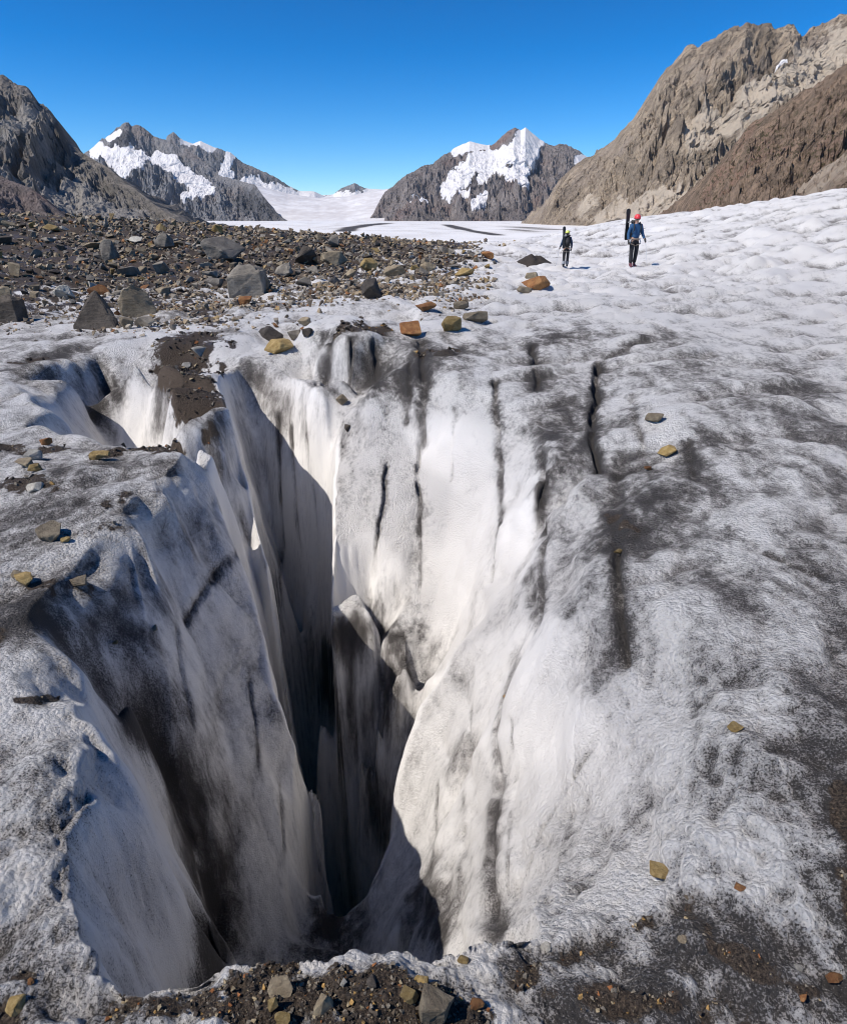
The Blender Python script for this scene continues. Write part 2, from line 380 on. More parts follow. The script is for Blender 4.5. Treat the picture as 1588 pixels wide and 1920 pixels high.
d += (1 - sq) * (.05 * big + .10 * far_amp * sstep(8, 25, rq) * (np.abs(perlin(qa * .42 + 9)) * 2 - .5))
_c, _s2 = math.cos(R(24)), math.sin(R(24))
qf = np.stack([(q[:, 0] * _c + q[:, 1] * _s2) * .32, (-q[:, 0] * _s2 + q[:, 1] * _c) * 1.25, q[:, 2] * .5], -1) + warp * .22
d += (1 - sq) * sstep(.2, 1.4, q[:, 0]) * sstep(2.2, 4, rq) * (.075 * np.clip(rq / 6, .7, 3)) * (np.abs(perlin(qf * np.array([1, 1, 1]) + 401)) * 2 - .5)
d += (1 - sq) * sstep(.0, 1.0, q[:, 0]) * .03 * np.clip(rq / 5, .6, 3) * band(.4) * (np.abs(perlin(qf * 2.7 + 433)) * 2 - .5)
d += (1 - .7 * sq) * band(.9) * .075 * far_amp * (np.abs(perlin(qa * 1.1 + 7)) * 2 - .4)
d += (1 - .75 * sq) * band(.4) * .045 * far_amp * (np.abs(perlin(qa * 2.6 + 70)) * 2 - .4)
d += (1 - .8 * sq) * band(.16) * .021 * (np.abs(perlin(qa * 6.1 + 30)) * 2 - .4)
d += (1 - .75 * sq) * band(.07) * .013 * perlin(q * 15 + 11)
d += (1 - .75 * sq) * band(.03) * .0062 * perlin(q * 36 + 13)
d += (1 - sstep(1.6, 3.2, rq)) * (.03 * perlin(q * 9 + 15) + .02 * perlin(q * 19 + 5) + .012 * perlin(q * 42 + 21)) * (1 - .8 * sq)
# walls: vertical flutes and long facets
qs = (q + warp * .12) * np.array([1, 1, .13])
d += sq * (.045 * perlin(qs * 1.7 + 3) + .028 * np.abs(perlin(qs * 4.0 + 8)) + .012 * perlin(qs * 11 + 2) + band(.05) * .004 * perlin(qs * 30 + 4))
pl = sq * sstep(-1.1, -.7, q[:, 0]) * (1 - sstep(8, 10, rq))
qp = (q + warp * .2) * np.array([1, .8, .10])
d += pl * (.075 * (np.abs(perlin(qp * 2.3 + 19)) * 2 - .5) + .04 * (np.abs(perlin(qp * 5.2 + 29)) * 2 - .5) + .012 * perlin(qp * np.array([14, 14, 14]) + 2))
d += sq * .016 * np.clip(perlin(q * np.array([2.2, 2.2, 1.4]) + 55) * 3, -1, 1) * sstep(-.2, .3, perlin(q * .9 + 77))
relief = np.zeros(len(p)); relief[near_i] = d
p1 = p.copy(); p1[near_i] += nq * d[:, None]
P1 = p1.reshape(NR, NTH, 3)

# ray from a photo pixel onto the surface (the grid's columns are bearings of the camera's foot)
def hit(u, v):
    X_, Y_, Z_ = ray(u, v); h = math.hypot(X_, Y_); b = math.atan2(X_, Y_)
    j = np.searchsorted(TH, b) - 1; f = (b - TH[j]) / (TH[j + 1] - TH[j])
    col = P1[:, j, 2] * (1 - f) + P1[:, j + 1, 2] * f
    zz = EYE + RR * Z_ / h
    below = np.nonzero((zz <= col) & (RR > .6))[0]
    if len(below) == 0: return None
    k = below[0]
    e1 = zz[k] - col[k]; e0 = zz[k - 1] - col[k - 1]; g = e0 / (e0 - e1 + 1e-9)
    r = RR[k - 1] + (RR[k] - RR[k - 1]) * g
    return np.array((r * math.sin(b), r * math.cos(b), EYE + r * Z_ / h))
def height(x, y):
    r = math.hypot(x, y); b = math.atan2(x, y)
    j = min(max(np.searchsorted(TH, b) - 1, 0), NTH - 2); i = min(max(np.searchsorted(RR, r) - 1, 0), NR - 2)
    f = (b - TH[j]) / (TH[j + 1] - TH[j]); g = (r - RR[i]) / (RR[i + 1] - RR[i])
    z = P1[..., 2]
    return float((z[i, j] * (1 - f) + z[i, j + 1] * f) * (1 - g) + (z[i + 1, j] * (1 - f) + z[i + 1, j + 1] * f) * g)

#@@PAINT

def world_stroke(P):
    out = []; Q = []
    for (u0, v0), (u1, v1) in zip(P[:-1], P[1:]):
        m = max(1, int(math.hypot(u1 - u0, v1 - v0) / (14 if v0 > 460 else 60)))
        Q += [(u0 + (u1 - u0) * k / m, v0 + (v1 - v0) * k / m) for k in range(m)]
    for u, v in Q + [P[-1]]:
        h = hit(u, v)
        if h is not None: out.append(h)
    return out
def brush(A, verts, rad_all, P3, rpx, strength, dist_of, soft=.5, op='max'):
    """paint attribute A along the 3-D polyline P3, radius given in photo pixels at that distance"""
    if not P3: return
    segs = [(P3[k], P3[min(k + 1, len(P3) - 1)]) for k in range(max(1, len(P3) - 1))]
    for a, b in segs:
        if dist_of(a) < 40 and np.linalg.norm(a - b) > .25 * dist_of(a): b = a            # the stroke jumps across an edge
        rr = rpx * min(dist_of(a), dist_of(b)) / F
        lo = np.minimum(a, b) - rr * 2.2; hi = np.maximum(a, b) + rr * 2.2
        m = np.nonzero((verts[:, 0] > lo[0]) & (verts[:, 0] < hi[0]) & (verts[:, 1] > lo[1]) & (verts[:, 1] < hi[1]) & (verts[:, 2] > lo[2]) & (verts[:, 2] < hi[2]))[0]
        if len(m) == 0: continue
        q = verts[m] - a; ab = b - a
        t = np.clip(q @ ab / (ab @ ab + 1e-9), 0, 1)
        dd = np.linalg.norm(q - t[:, None] * ab, axis=1) / rr
        val = strength * np.exp(-(dd * (1.25 - .5 * soft)) ** (3.2 - 1.6 * soft))
        A[m] = np.maximum(A[m], val)
cdist = lambda a: float(np.linalg.norm(a - np.array((0, 0, EYE))))
p1w = p1.copy(); _q = p1[near_i]; _s = np.clip(rq / 6, .35, 2.5)[:, None]
for _o, _f, _a in ((0, 2.6, .10), (50, 8, .035), (90, 22, .014)):
    p1w[near_i] += _a * _s * np.stack([perlin(_q * _f + _o), perlin(_q * _f + _o + 11), .6 * perlin(_q * _f + _o + 23)], -1) * 1.6
dirt = np.zeros(len(p1), np.float32); soil = np.zeros(len(p1), np.float32); clean = np.zeros(len(p1), np.float32)  # dirt also carries the shade painted into the slot
def D(P, r, k, soft=.6): brush(dirt, p1w, None, world_stroke(P), r, k, cdist, soft)
def S(P, r, k, soft=.6): brush(soil, p1w, None, world_stroke(P), r, k, cdist, soft)
def C(P, r, k, soft=.7): brush(clean, p1w, None, world_stroke(P), r, k, cdist, soft)
# broad film of dust over the open surface on the right and the left shelf, plus shade painted into the slot
for P, r, k in [([(1250, 860), (1400, 900), (1588, 950)], 110, .45), ([(1200, 950), (1150, 1000)], 70, .75), ([(1300, 1050), (1588, 1100)], 110, .35), ([(1500, 1450), (1588, 1600)], 70, .8),
                ([(1100, 1850), (1300, 1850), (1588, 1880)], 80, .75), ([(1250, 1760), (1450, 1800)], 60, .8), ([(980, 1800), (1150, 1790)], 45, .75), ([(1300, 700), (1588, 740)], 60, .35), ([(1150, 560), (1350, 600), (1588, 640)], 35, .3),
                ([(700, 740), (800, 690), (900, 640)], 40, .55), ([(980, 640), (1080, 620)], 45, .45), ([(1060, 760), (1040, 860), (1020, 980)], 45, .5), ([(1100, 1260), (1180, 1200)], 50, .5),
                ([(0, 870), (150, 880), (280, 870)], 60, .55), ([(0, 1000), (120, 960)], 70, .6), ([(0, 1150), (100, 1130)], 70, .75), ([(120, 1200), (250, 1200)], 75, .9), ([(200, 1120), (300, 1130)], 60, .6),
                ([(240, 1340), (300, 1420), (360, 1560), (390, 1700), (395, 1790)], 52, 1.5), ([(200, 1300), (300, 1350)], 50, 1.3), ([(80, 1150), (180, 1180)], 50, 1.0), ([(330, 1300), (380, 1420)], 40, .6), ([(420, 1350), (450, 1600)], 60, .3),
                ([(100, 1500), (220, 1700), (280, 1800)], 70, .3), ([(0, 1780), (80, 1880)], 60, .5), ([(150, 1900), (400, 1880)], 35, .4),
                ([(620, 1740), (640, 1780)], 45, .9), ([(780, 1680), (820, 1740)], 55, .95), ([(620, 1230), (620, 1280), (630, 1380)], 45, 1.3), ([(720, 1330), (740, 1230)], 50, 1.1), ([(700, 1450), (710, 1560)], 35, .8), ([(640, 1190), (700, 1195), (750, 1200)], 46, 1.3), ([(690, 1140), (770, 1130)], 40, .8),  # near wall foot: cast shadow painted dark; fins: dirt plus painted shade
                ([(470, 700), (520, 760)], 40, .55), ([(450, 750), (480, 900)], 30, .35), ([(540, 800), (580, 780)], 40, .45), ([(600, 640), (620, 720)], 35, .6), ([(680, 660), (700, 720)], 35, .65), ([(210, 730), (200, 790)], 40, .7), ([(150, 720), (180, 690)], 30, .55), ([(300, 730), (310, 790)], 25, .6),
                ([(400, 780), (390, 840), (420, 870)], 35, .65), ([(340, 1000), (420, 980)], 50, .4), ([(60, 690), (120, 660), (200, 640)], 35, .7), ([(0, 640), (200, 625)], 25, .5), ([(420, 620), (500, 630)], 25, .5), ([(0, 600), (300, 590), (520, 570)], 30, .55), ([(100, 540), (400, 530), (700, 540)], 22, .5)]:
    D(P, r, k, .8)
# dark melt streaks down the walls, the grooves some run in, and the left block's step shadow painted dark
p1s = p1 + .3 * (p1w - p1)
streak = np.zeros(len(p1), np.float32); groove = np.zeros(len(p1), np.float32)
for P, r, k, gv in [([(1120, 680), (1113, 760), (1108, 820), (1122, 885)], 11, 1.2, 1), ([(1165, 850), (1150, 940), (1155, 1020)], 24, .75, .4), ([(1155, 1020), (1156, 1120), (1172, 1245)], 14, 1.25, 1), ([(925, 715), (928, 770), (934, 850), (936, 1000)], 10, .95, .5), ([(790, 640), (795, 760), (790, 830)], 15, 1.1, .6), ([(768, 680), (766, 790)], 10, .95, .4),
                    ([(955, 1230), (940, 1290), (930, 1400), (932, 1500)], 16, .8, .5), ([(930, 1470), (920, 1600), (924, 1745)], 24, 1.05, .5), ([(962, 1310), (955, 1500), (950, 1680)], 5, .8, .4), ([(1012, 840), (1014, 1000), (1008, 1160)], 11, .95, .7), ([(1000, 650), (1006, 730)], 11, 1.0, .5), ([(990, 1070), (1000, 1170)], 16, .75, .3),
                    ([(728, 870), (712, 970), (692, 1075)], 7, .95, .8), ([(782, 830), (786, 1000), (784, 1110)], 6, .85, .6), ([(850, 760), (845, 900)], 6, .55, .3), ([(940, 860), (935, 1000), (925, 1090)], 6, .7, .4), ([(868, 1390), (845, 1450)], 26, .7, 0), ([(820, 1480), (800, 1620)], 10, .5, .3), ([(880, 1330), (860, 1560), (850, 1700)], 8, .55, .3),
                    ([(520, 780), (535, 1000), (520, 1150)], 6, .9, .7), ([(545, 800), (560, 1000)], 6, .7, .5), ([(575, 800), (590, 950)], 6, .6, .4), ([(660, 640), (655, 715)], 6, .9, .7), ([(620, 630), (612, 715)], 8, .7, .3), ([(700, 640), (705, 725)], 9, .8, .3), ([(1180, 740), (1205, 850)], 8, .7, .3), ([(1120, 680), (1180, 650), (1230, 620)], 8, .6, .3),
                    ([(1440, 1040), (1540, 1080)], 8, .7, .3), ([(1290, 830), (1300, 900)], 9, .7, .3), ([(530, 1440), (534, 1620)], 6, .8, .7), ([(450, 960), (470, 1020)], 8, .6, .2), ([(1140, 1340), (1010, 1560), (960, 1700)], 6, .5, .9), ([(1210, 1500), (1090, 1660)], 12, .6, .4), ([(440, 1040), (395, 1090), (350, 1170)], 9, .9, .8), ([(330, 1180), (360, 1350)], 10, .5, .3), ([(470, 1250), (490, 1450)], 6, .5, .4)]:
    P3 = world_stroke(P)
    brush(streak, p1s, None, P3, r, k * .9, cdist, .75)
    if gv: brush(groove, p1s, None, P3, r * .62, gv, cdist, .1)
p1 -= n * (groove * (.04 + .008 * np.clip(Rv - 2, 0, 6)))[:, None] * np.where(Rv < 14, 1, 0)[:, None]
P1 = p1.reshape(NR, NTH, 3)
# far ice: medial debris bands
for P, r, k in [([(725, 418.5), (690, 422), (660, 427), (645, 434), (640, 444)], 17, 2.2), ([(835, 421), (870, 430), (935, 441)], 13, 2.2), ([(960, 425), (1000, 428), (1040, 431)], 30, .9), ([(960, 430), (1000, 434)], 20, .9), ([(560, 438), (600, 428)], 5, .9), ([(350, 428), (480, 424)], 6, .6)]:
    D(P, r, k, .5)
# brown soil and grit
for P, r, k in [([(640, 612), (700, 618)], 30, 1.0), ([(370, 630), (335, 680), (345, 720), (380, 770)], 46, 1.15), ([(390, 800), (370, 840)], 20, .7), ([(420, 640), (410, 700)], 18, .6), ([(190, 852), (260, 843), (330, 846)], 16, 1.0), ([(50, 1312), (110, 1312)], 14, 1.0), ([(0, 840), (60, 850), (110, 840)], 20, .8), ([(0, 905), (60, 910)], 28, .9), ([(300, 545), (320, 535)], 22, 1.0), ([(10, 680), (80, 672)], 14, 1.0),
                ([(510, 1860), (620, 1862), (720, 1850), (830, 1880)], 55, 1.05), ([(620, 1925), (850, 1925)], 60, 1.0), ([(470, 1900), (560, 1925)], 45, .95), ([(860, 1830), (900, 1900)], 20, .7), ([(930, 1850), (1050, 1800), (1200, 1740)], 22, .62), ([(1050, 1880), (1250, 1870)], 30, .6), ([(200, 1905), (420, 1880)], 25, .62), ([(1330, 1900), (1500, 1890)], 26, .62), ([(0, 1840), (60, 1830)], 16, .6), ([(0, 1890), (60, 1900)], 25, .7), ([(1275, 1705), (1340, 1770), (1440, 1820), (1520, 1850)], 20, .8), ([(1570, 1480), (1588, 1600), (1588, 1720)], 18, .75),
                ([(1150, 965), (1190, 985)], 22, .6), ([(780, 664), (850, 655)], 10, 1.0), ([(380, 580), (400, 610)], 22, .8), ([(250, 605), (300, 600)], 12, .8), ([(400, 570), (480, 560)], 14, .7), ([(680, 545), (720, 535)], 12, .6), ([(940, 1290), (945, 1310)], 7, .7), ([(0, 1180), (60, 1200)], 25, .6), ([(90, 1005), (250, 980)], 18, .5), ([(30, 1090), (160, 1095)], 20, .55), ([(200, 950), (240, 920)], 12, .6)]:
    S(P, r, k, .7)
# rubble field ground
rr_ = np.hypot(p1[:, 0], p1[:, 1]); be = np.degrees(np.arctan2(p1[:, 0], p1[:, 1]))
lim = np.interp(be, [-60, -34, -20, -8, 0, 4, 7], [14, 15, 18, 22, 26, 31, 60])
_pn = np.zeros(len(p1)); _pn[near_i] = fbm(p1[near_i] * np.array([.35, .35, .3]) + 61, 3, gain=.6)
rub = sstep(-7, 8, rr_ - lim + 9 * _pn) * (1 - sstep(62, 75, rr_)) * (1 - sstep(.5, 6.5, be - 7 * _pn)) * sstep(-100, -70, be)
soil = np.maximum(soil, rub * .95).astype(np.float32)
for P, r, k in [([(900, 780), (870, 900), (840, 1080)], 70, .9), ([(640, 880), (650, 1100)], 60, .8), ([(740, 880), (730, 1080)], 50, .8), ([(1040, 1330), (900, 1600)], 60, .6), ([(850, 950), (830, 850)], 60, .9), ([(970, 850), (960, 760)], 45, .8), ([(900, 960), (860, 1100)], 50, .9), ([(660, 950), (650, 1080)], 40, .7), ([(750, 950), (740, 1080)], 35, .7), ([(1080, 1380), (1010, 1480), (980, 1600)], 75, .85), ([(850, 1500), (830, 1600)], 45, .4), ([(1130, 1330), (1050, 1300)], 50, .8),
                ([(600, 800), (605, 880)], 25, .8), ([(240, 720), (230, 800)], 30, .6), ([(1430, 1560), (1480, 1600)], 60, .6), ([(1400, 1180), (1480, 1220)], 60, .4), ([(1300, 760), (1260, 800)], 30, .6), ([(460, 900), (500, 1100)], 25, .5)]:
    C(P, r, k)


# patchy dust: broad and medium noise carried by the vertices, finer grain by the material
low = np.zeros(len(p1)); qd = p1[near_i]; wq = qd + warp * .35
fv = (wq * np.array([1, .5, 1])) @ rot.T; wl = wq * np.array([1, 1, .10])
def fw(sc, o, oct, g=.55): return fbm(fv * sc + o, oct, gain=g) * (1 - sq) + fbm(wl * sc + o + 40, oct, gain=g) * sq
low[near_i] = .6 * perlin(qd * .22 + 8) + .55 * fw(1.0, 4, 2) + .55 * fw(4.5, 14, 4, .65)
farv = np.nonzero(~nearm)[0]; low[farv] = .5 * fbm(p1[farv] * np.array([.02, .006, .01]), 3)
med = np.zeros(len(p1)); med[near_i] = fbm(qd * np.array([9, 9, 4]) + 77, 3, gain=.7)
brk = np.zeros(len(p1)); brk[near_i] = fbm(qd * np.array([5, 5, 2.5]) + 177, 3, gain=.7)
low[near_i] += .04 + .36 * np.clip(fbm(qd * np.array([2.2, 1.2, 2]) @ rot.T + 300, 4, gain=.75), -.5, 1) * (1 - sq)
shelf = sstep(-.12, .0, p1[:, 2]) * (1 - sstep(8, 20, Rv))
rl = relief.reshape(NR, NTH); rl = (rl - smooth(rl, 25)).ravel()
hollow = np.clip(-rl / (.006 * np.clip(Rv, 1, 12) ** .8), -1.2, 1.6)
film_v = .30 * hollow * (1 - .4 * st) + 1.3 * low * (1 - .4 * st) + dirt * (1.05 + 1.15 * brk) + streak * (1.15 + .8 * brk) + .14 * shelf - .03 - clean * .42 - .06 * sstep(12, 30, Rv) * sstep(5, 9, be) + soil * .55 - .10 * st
soil_v = soil * 1.0 + .75 * brk + .35 * med - .42
soil_v = np.where(soil < .04, -1, soil_v * sstep(.02, .3, soil) - (1 - sstep(.02, .3, soil)))
idx = np.arange(NR * NTH).reshape(NR, NTH)
quads = np.stack([idx[:-1, :-1], idx[:-1, 1:], idx[1:, 1:], idx[1:, :-1]], -1).reshape(-1, 4)[:, ::-1]
gme = mesh_from('glacier', p1, quads)
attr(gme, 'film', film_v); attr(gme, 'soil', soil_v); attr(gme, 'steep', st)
#@@ICEMAT
M = NT('glacier_ice')
pos = M.pos(); stp = M.at('steep'); fl = M.at('film'); so = M.at('soil')
flatv = M.mapv(pos, (1, .8, 1), (0, 0, R(-28))); wallv = M.mapv(pos, (1, 1, .14))
def mixf(f, a, b):
    nd = M.n('ShaderNodeMix', data_type='FLOAT'); M.put(nd.inputs[0], f); M.put(nd.inputs[2], a); M.put(nd.inputs[3], b); return nd.outputs[0]
nC = mixf(stp, M.noise(flatv, 24, 5, .72), M.noise(wallv, 30, 5, .72)); nD = M.noise(pos, 150, 4, .75)
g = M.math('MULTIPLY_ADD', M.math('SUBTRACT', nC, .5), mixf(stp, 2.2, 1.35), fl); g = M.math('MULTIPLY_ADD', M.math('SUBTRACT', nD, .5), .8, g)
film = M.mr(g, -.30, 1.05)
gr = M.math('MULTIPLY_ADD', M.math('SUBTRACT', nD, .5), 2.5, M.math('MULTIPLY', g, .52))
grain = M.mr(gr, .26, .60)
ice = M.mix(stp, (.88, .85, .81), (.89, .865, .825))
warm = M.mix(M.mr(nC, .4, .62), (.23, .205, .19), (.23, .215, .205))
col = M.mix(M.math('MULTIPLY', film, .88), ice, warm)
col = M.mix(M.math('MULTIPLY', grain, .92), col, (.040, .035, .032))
gravel = M.mix(M.mr(nD, .35, .7), (.022, .015, .011), (.17, .125, .088))
smask = M.mr(M.math('MULTIPLY_ADD', M.math('SUBTRACT', nC, .5), .9, so), .02, .22)
col = M.mix(smask, col, gravel)
M.put(M.b.inputs['Base Color'], col)
M.put(M.b.inputs['Roughness'], M.mr(film, 0, 1, .45, .85))
M.b.inputs['Specular IOR Level'].default_value = .3
cry = M.vor(pos, 62).outputs['Distance']
hh = M.math('MULTIPLY_ADD', nC, .42, M.math('MULTIPLY', nD, .55)); hh = M.math('MULTIPLY_ADD', M.math('MULTIPLY', cry, mixf(stp, -.5, -.06)), 1.0, hh)
hh = M.math('MULTIPLY', hh, mixf(stp, 1.0, .42))
M.put(M.b.inputs['Normal'], M.bump(hh, 1.0, .05))
glacier = link('glacier', gme, M.m); tag(glacier, kind='structure')

#@@MOUNTAINS
def resample(L, us):
    L = np.array(L, float); return [np.interp(us, L[:, 0], L[:, k]) for k in range(1, L.shape[1])]
def rock_mat(name, c1, c2, c3, scree, size, dip=0.0, grass=None):
    M = NT(name); pos = M.pos()
    sv = M.mapv(pos, (1 / size, 1 / size, 1 / size))
    st_ = M.mapv(M.mapv(sv, (1, 1, 1), (0, dip, 0)), (1, 1, .22))
    n1 = M.noise(sv, 3.0, 8, .62); n2 = M.noise(st_, 11, 8, .7, .6); n3 = M.noise(sv, 60, 6, .7); n4 = M.noise(st_, 38, 5, .7)
    c = M.mix(M.mr(n2, .38, .62), c1, c2)
    c = M.mix(M.mr(n1, .5, .68), c, c3)
    if grass: c = M.mix(M.math('MULTIPLY', M.mr(n3, .5, .62), M.mr(n1, .35, .6)), c, grass)
    c = M.mix(M.mr(n3, .3, .75, 0, .55), c, tuple(x * .45 for x in c1))
    c = M.mix(M.mr(n4, .54, .66, 0, .85), c, tuple(x * .33 for x in c1))
    nz = M.n('ShaderNodeSeparateXYZ'); M.put(nz.inputs[0], M.n('ShaderNodeNewGeometry').outputs['Normal'])
    sc = M.math('ADD', M.at('scree'), M.math('MULTIPLY', M.math('SUBTRACT', n2, .5), 1.6))
    c = M.mix(M.mr(sc, .4, .75, 0, .9), c, M.mix(n3, tuple(x * .75 for x in scree), tuple(x * 1.15 for x in scree)))
    dk = M.math('ADD', M.at('dark'), M.math('MULTIPLY', M.math('SUBTRACT', n2, .5), 1.3))
    c = M.mix(M.mr(dk, .4, .8, 0, .85), c, tuple(x * .4 for x in c1))
    sn = M.math('ADD', M.at('snow'), M.math('MULTIPLY', M.math('SUBTRACT', M.noise(sv, 20, 6, .65), .5), 1.3))
    snm = M.mr(sn, .42, .52)
    c = M.mix(snm, c, M.mix(n1, (.60, .57, .56), (.70, .70, .71)))
    M.put(M.b.inputs['Base Color'], c); M.b.inputs['Roughness'].default_value = .9; M.b.inputs['Specular IOR Level'].default_value = .1
    hb = M.math('MULTIPLY_ADD', n2, .8, M.math('MULTIPLY_ADD', n3, .25, M.math('MULTIPLY', n4, .4)))
    M.put(M.b.inputs['Normal'], M.bump(M.math('MULTIPLY', hb, M.mr(snm, 0, 1, 1, .15)), 1.0, size * .06))
    return M.m
def mountain(name, ridge, base, nu, nv, amp, wave, mat, prof=1.1, rough=.004, flute=.4, shear=0.0, marks=(), back=.9, dip=.3, jit=.03):
    """ridge: (u, v, distance) along the skyline; base: (u, v, distance) at the foot"""
    us = np.linspace(ridge[0][0], ridge[-1][0], nu)
    rv, rd = resample(ridge, us); bv, bd = resample(base, us)
    rj = fbm(np.stack([us * .02, us * 0 + amp, us * 0], -1), 5, gain=.6)
    Pr = np.array([pxy(u, v, d) for u, v, d in zip(us, rv, rd)]); Pb = np.array([pxy(u, v, d) for u, v, d in zip(us, bv, bd)])
    Pb[:, 2] = np.minimum(Pb[:, 2], Pr[:, 2] - 1) 
    hgt = (Pr[:, 2] - Pb[:, 2]); H = hgt.max()
    Pr[:, 2] += rj * H * rough * 6 + np.abs(perlin(np.stack([us * .11, us * 0 + wave, us * 0], -1))) * H * rough * 5 - .6 * H * rough
    ts = np.concatenate([np.linspace(-back, -.06, 12), np.linspace(0, 1, nv), [1.02]])
    V = np.empty((len(ts), nu, 3))
    for k, t in enumerate(ts):
        if t < 0:
            V[k] = Pr; V[k, :, 1] += -t * H * .9; V[k, :, 2] = Pr[:, 2] + t * hgt
        else:
            V[k] = Pr + (Pb - Pr) * t; V[k, :, 2] = Pb[:, 2] + hgt * max(0, 1 - t) ** prof - (H * .35 if t > 1 else 0)
    n = normals(V); n[n[..., 1] > 0] *= 1
    q = V.reshape(-1, 3).copy(); T = np.repeat(ts, nu)
    qq = q / wave; qq[:, 0] += shear * qq[:, 2]; qq[:, 2] *= flute
    w1 = np.stack([perlin(qq * .7 + 3), perlin(qq * .7 + 33), perlin(qq * .7 + 63)], -1); qq = qq + w1 * .25
    # gullies run down the fall line: noise in (along the ridge, down the slope) with little change downwards
    al = np.tile(np.linspace(0, 1, nu) * np.linalg.norm(Pr[-1] - Pr[0]), len(ts)) / wave
    dn = T * H / wave
    cg = np.stack([al * 2.2 + shear * dn * 2 + w1[:, 0] * .5, dn * .55 + w1[:, 1] * .4, al * 0 + 3.3], -1)
    dsp = .60 * ridged(cg, 6, gain=.58) + .30 * ridged(qq * 1.3, 6, gain=.62) + .14 * fbm(q / wave * 7, 4, gain=.7)
    A = {k: np.zeros(len(q), np.float32) for k in ('snow', 'scree', 'dark')}
    # photo pixels of the front face, to find where a mark lies on the slope
    rel = q - np.array((0, 0, EYE)); dep = rel[:, 1] * CP - rel[:, 2] * SP; uu = PW / 2 + F * rel[:, 0] / dep; vv = PH / 2 - F * (rel[:, 1] * SP + rel[:, 2] * CP) / dep
    front = np.nonzero(T >= 0)[0]
    wob = fbm(np.stack([uu * .05, vv * .05, uu * 0], -1)[front], 4, gain=.6)
    for kind, P, r, k in marks:
        c = np.stack([uu, vv], -1)[front]; best = np.full(len(front), 9.)
        for a_, b_ in zip(P[:-1], P[1:]):
            a2, b2 = np.array(a_, float), np.array(b_, float); ab = b2 - a2
            t_ = np.clip((c - a2) @ ab / (ab @ ab + 1e-9), 0, 1)
            best = np.minimum(best, np.linalg.norm(c - a2 - t_[:, None] * ab, axis=1) / r)
        A[kind][front] = np.maximum(A[kind][front], k * (1 - sstep(.45, 1.55, best + wob * .5)))
    fade = (.20 + .80 * sstep(0, .30, np.abs(T))) * (1 - .8 * sstep(.75, 1, T)) * np.tile(.08 + .92 * np.sqrt(hgt / H), len(ts))
    fine = ridged(np.stack([al * 7 + shear * dn * 7, dn * 2.6, q[:, 1] / wave * 2], -1) + w1, 4, gain=.62) * .17 + .12 * ridged(q / wave * 9, 3, gain=.6)
    cd, sd_ = math.cos(dip), math.sin(dip); xd, zd = q[:, 0] * cd + q[:, 2] * sd_, -q[:, 0] * sd_ + q[:, 2] * cd
    ribs = ridged(np.stack([xd * 3.4, q[:, 1] * 1.2, zd * .7], -1) / wave + w1 * .25, 5, gain=.66)
    tot = dsp * .8 + fine + .42 * ribs; tot = tot - np.percentile(tot, 92); sn_ = .8 * sstep(.2, .7, A['snow']); sn_ = np.maximum(sn_, .65 * sstep(.2, .8, A['scree'])); tot = tot * (1 - sn_) + sn_ * (np.mean(tot) + .12); sn_ = .8 * sstep(.2, .7, A['snow'])
    W = q.copy(); W[:, 2] += tot * amp * 1.35 * fade
    W[:, 2] += RNG.normal(size=len(W)) * amp * jit * fade * (1 - sn_) * (1 - .8 * sstep(.2, .8, A['scree']))
    W[:, 1] += .5 * amp * fade * fbm(q / wave * 4 + 9, 4, gain=.65)
    idx = np.arange(len(ts) * nu).reshape(len(ts), nu)
    quads = np.stack([idx[:-1, :-1], idx[:-1, 1:], idx[1:, 1:], idx[1:, :-1]], -1).reshape(-1, 4)
    me = mesh_from(name, W, quads[:, ::-1], False)
    for k, a_ in A.items(): attr(me, k, a_)
    o = link(name, me, mat); tag(o, kind='structure'); return o

B0 = 418
m_left = rock_mat('rock_grey_brown', (.21, .195, .175), (.36, .325, .29), (.29, .265, .24), (.38, .355, .325), 330, .35)
m_far = rock_mat('rock_blue_grey', (.24, .24, .255), (.37, .355, .35), (.29, .25, .23), (.36, .345, .33), 1300, .45)
m_mid = rock_mat('rock_red_grey', (.24, .21, .20), (.38, .335, .31), (.33, .235, .205), (.36, .32, .30), 1200, .3)
m_right = rock_mat('rock_tan', (.29, .235, .18), (.56, .45, .33), (.42, .345, .28), (.62, .53, .42), 380, -.87)
m_right2 = rock_mat('rock_russet', (.21, .155, .115), (.38, .275, .195), (.30, .19, .14), (.46, .38, .30), 230, -.8, grass=(.075, .075, .03))

# far back ridge, left
mountain('mountain', [(300, 272, 9200), (325, 245, 9200), (345, 262, 9200), (362, 268, 9200), (376, 263, 9200), (400, 274, 9200), (432, 284, 9200), (455, 304, 9200), (480, 314, 9200), (512, 326, 9200), (540, 346, 9200), (562, 357, 9200), (590, 358, 9200), (612, 368, 9300)],
         [(300, B0, 7800), (612, B0, 7800)], 260, 90, 160, 900, m_far, 1.0,
         marks=[('snow', [(345, 262), (375, 266), (400, 274)], 8, 1), ('snow', [(435, 285), (425, 305), (415, 325), (430, 318)], 9, 1), ('snow', [(480, 345), (560, 375), (600, 372), (610, 385)], 18, 1), ('snow', [(560, 362), (600, 362)], 6, 1), ('snow', [(470, 335), (455, 335)], 8, 1), ('dark', [(480, 330), (530, 345)], 12, .7), ('dark', [(400, 290), (455, 310)], 12, .6)])
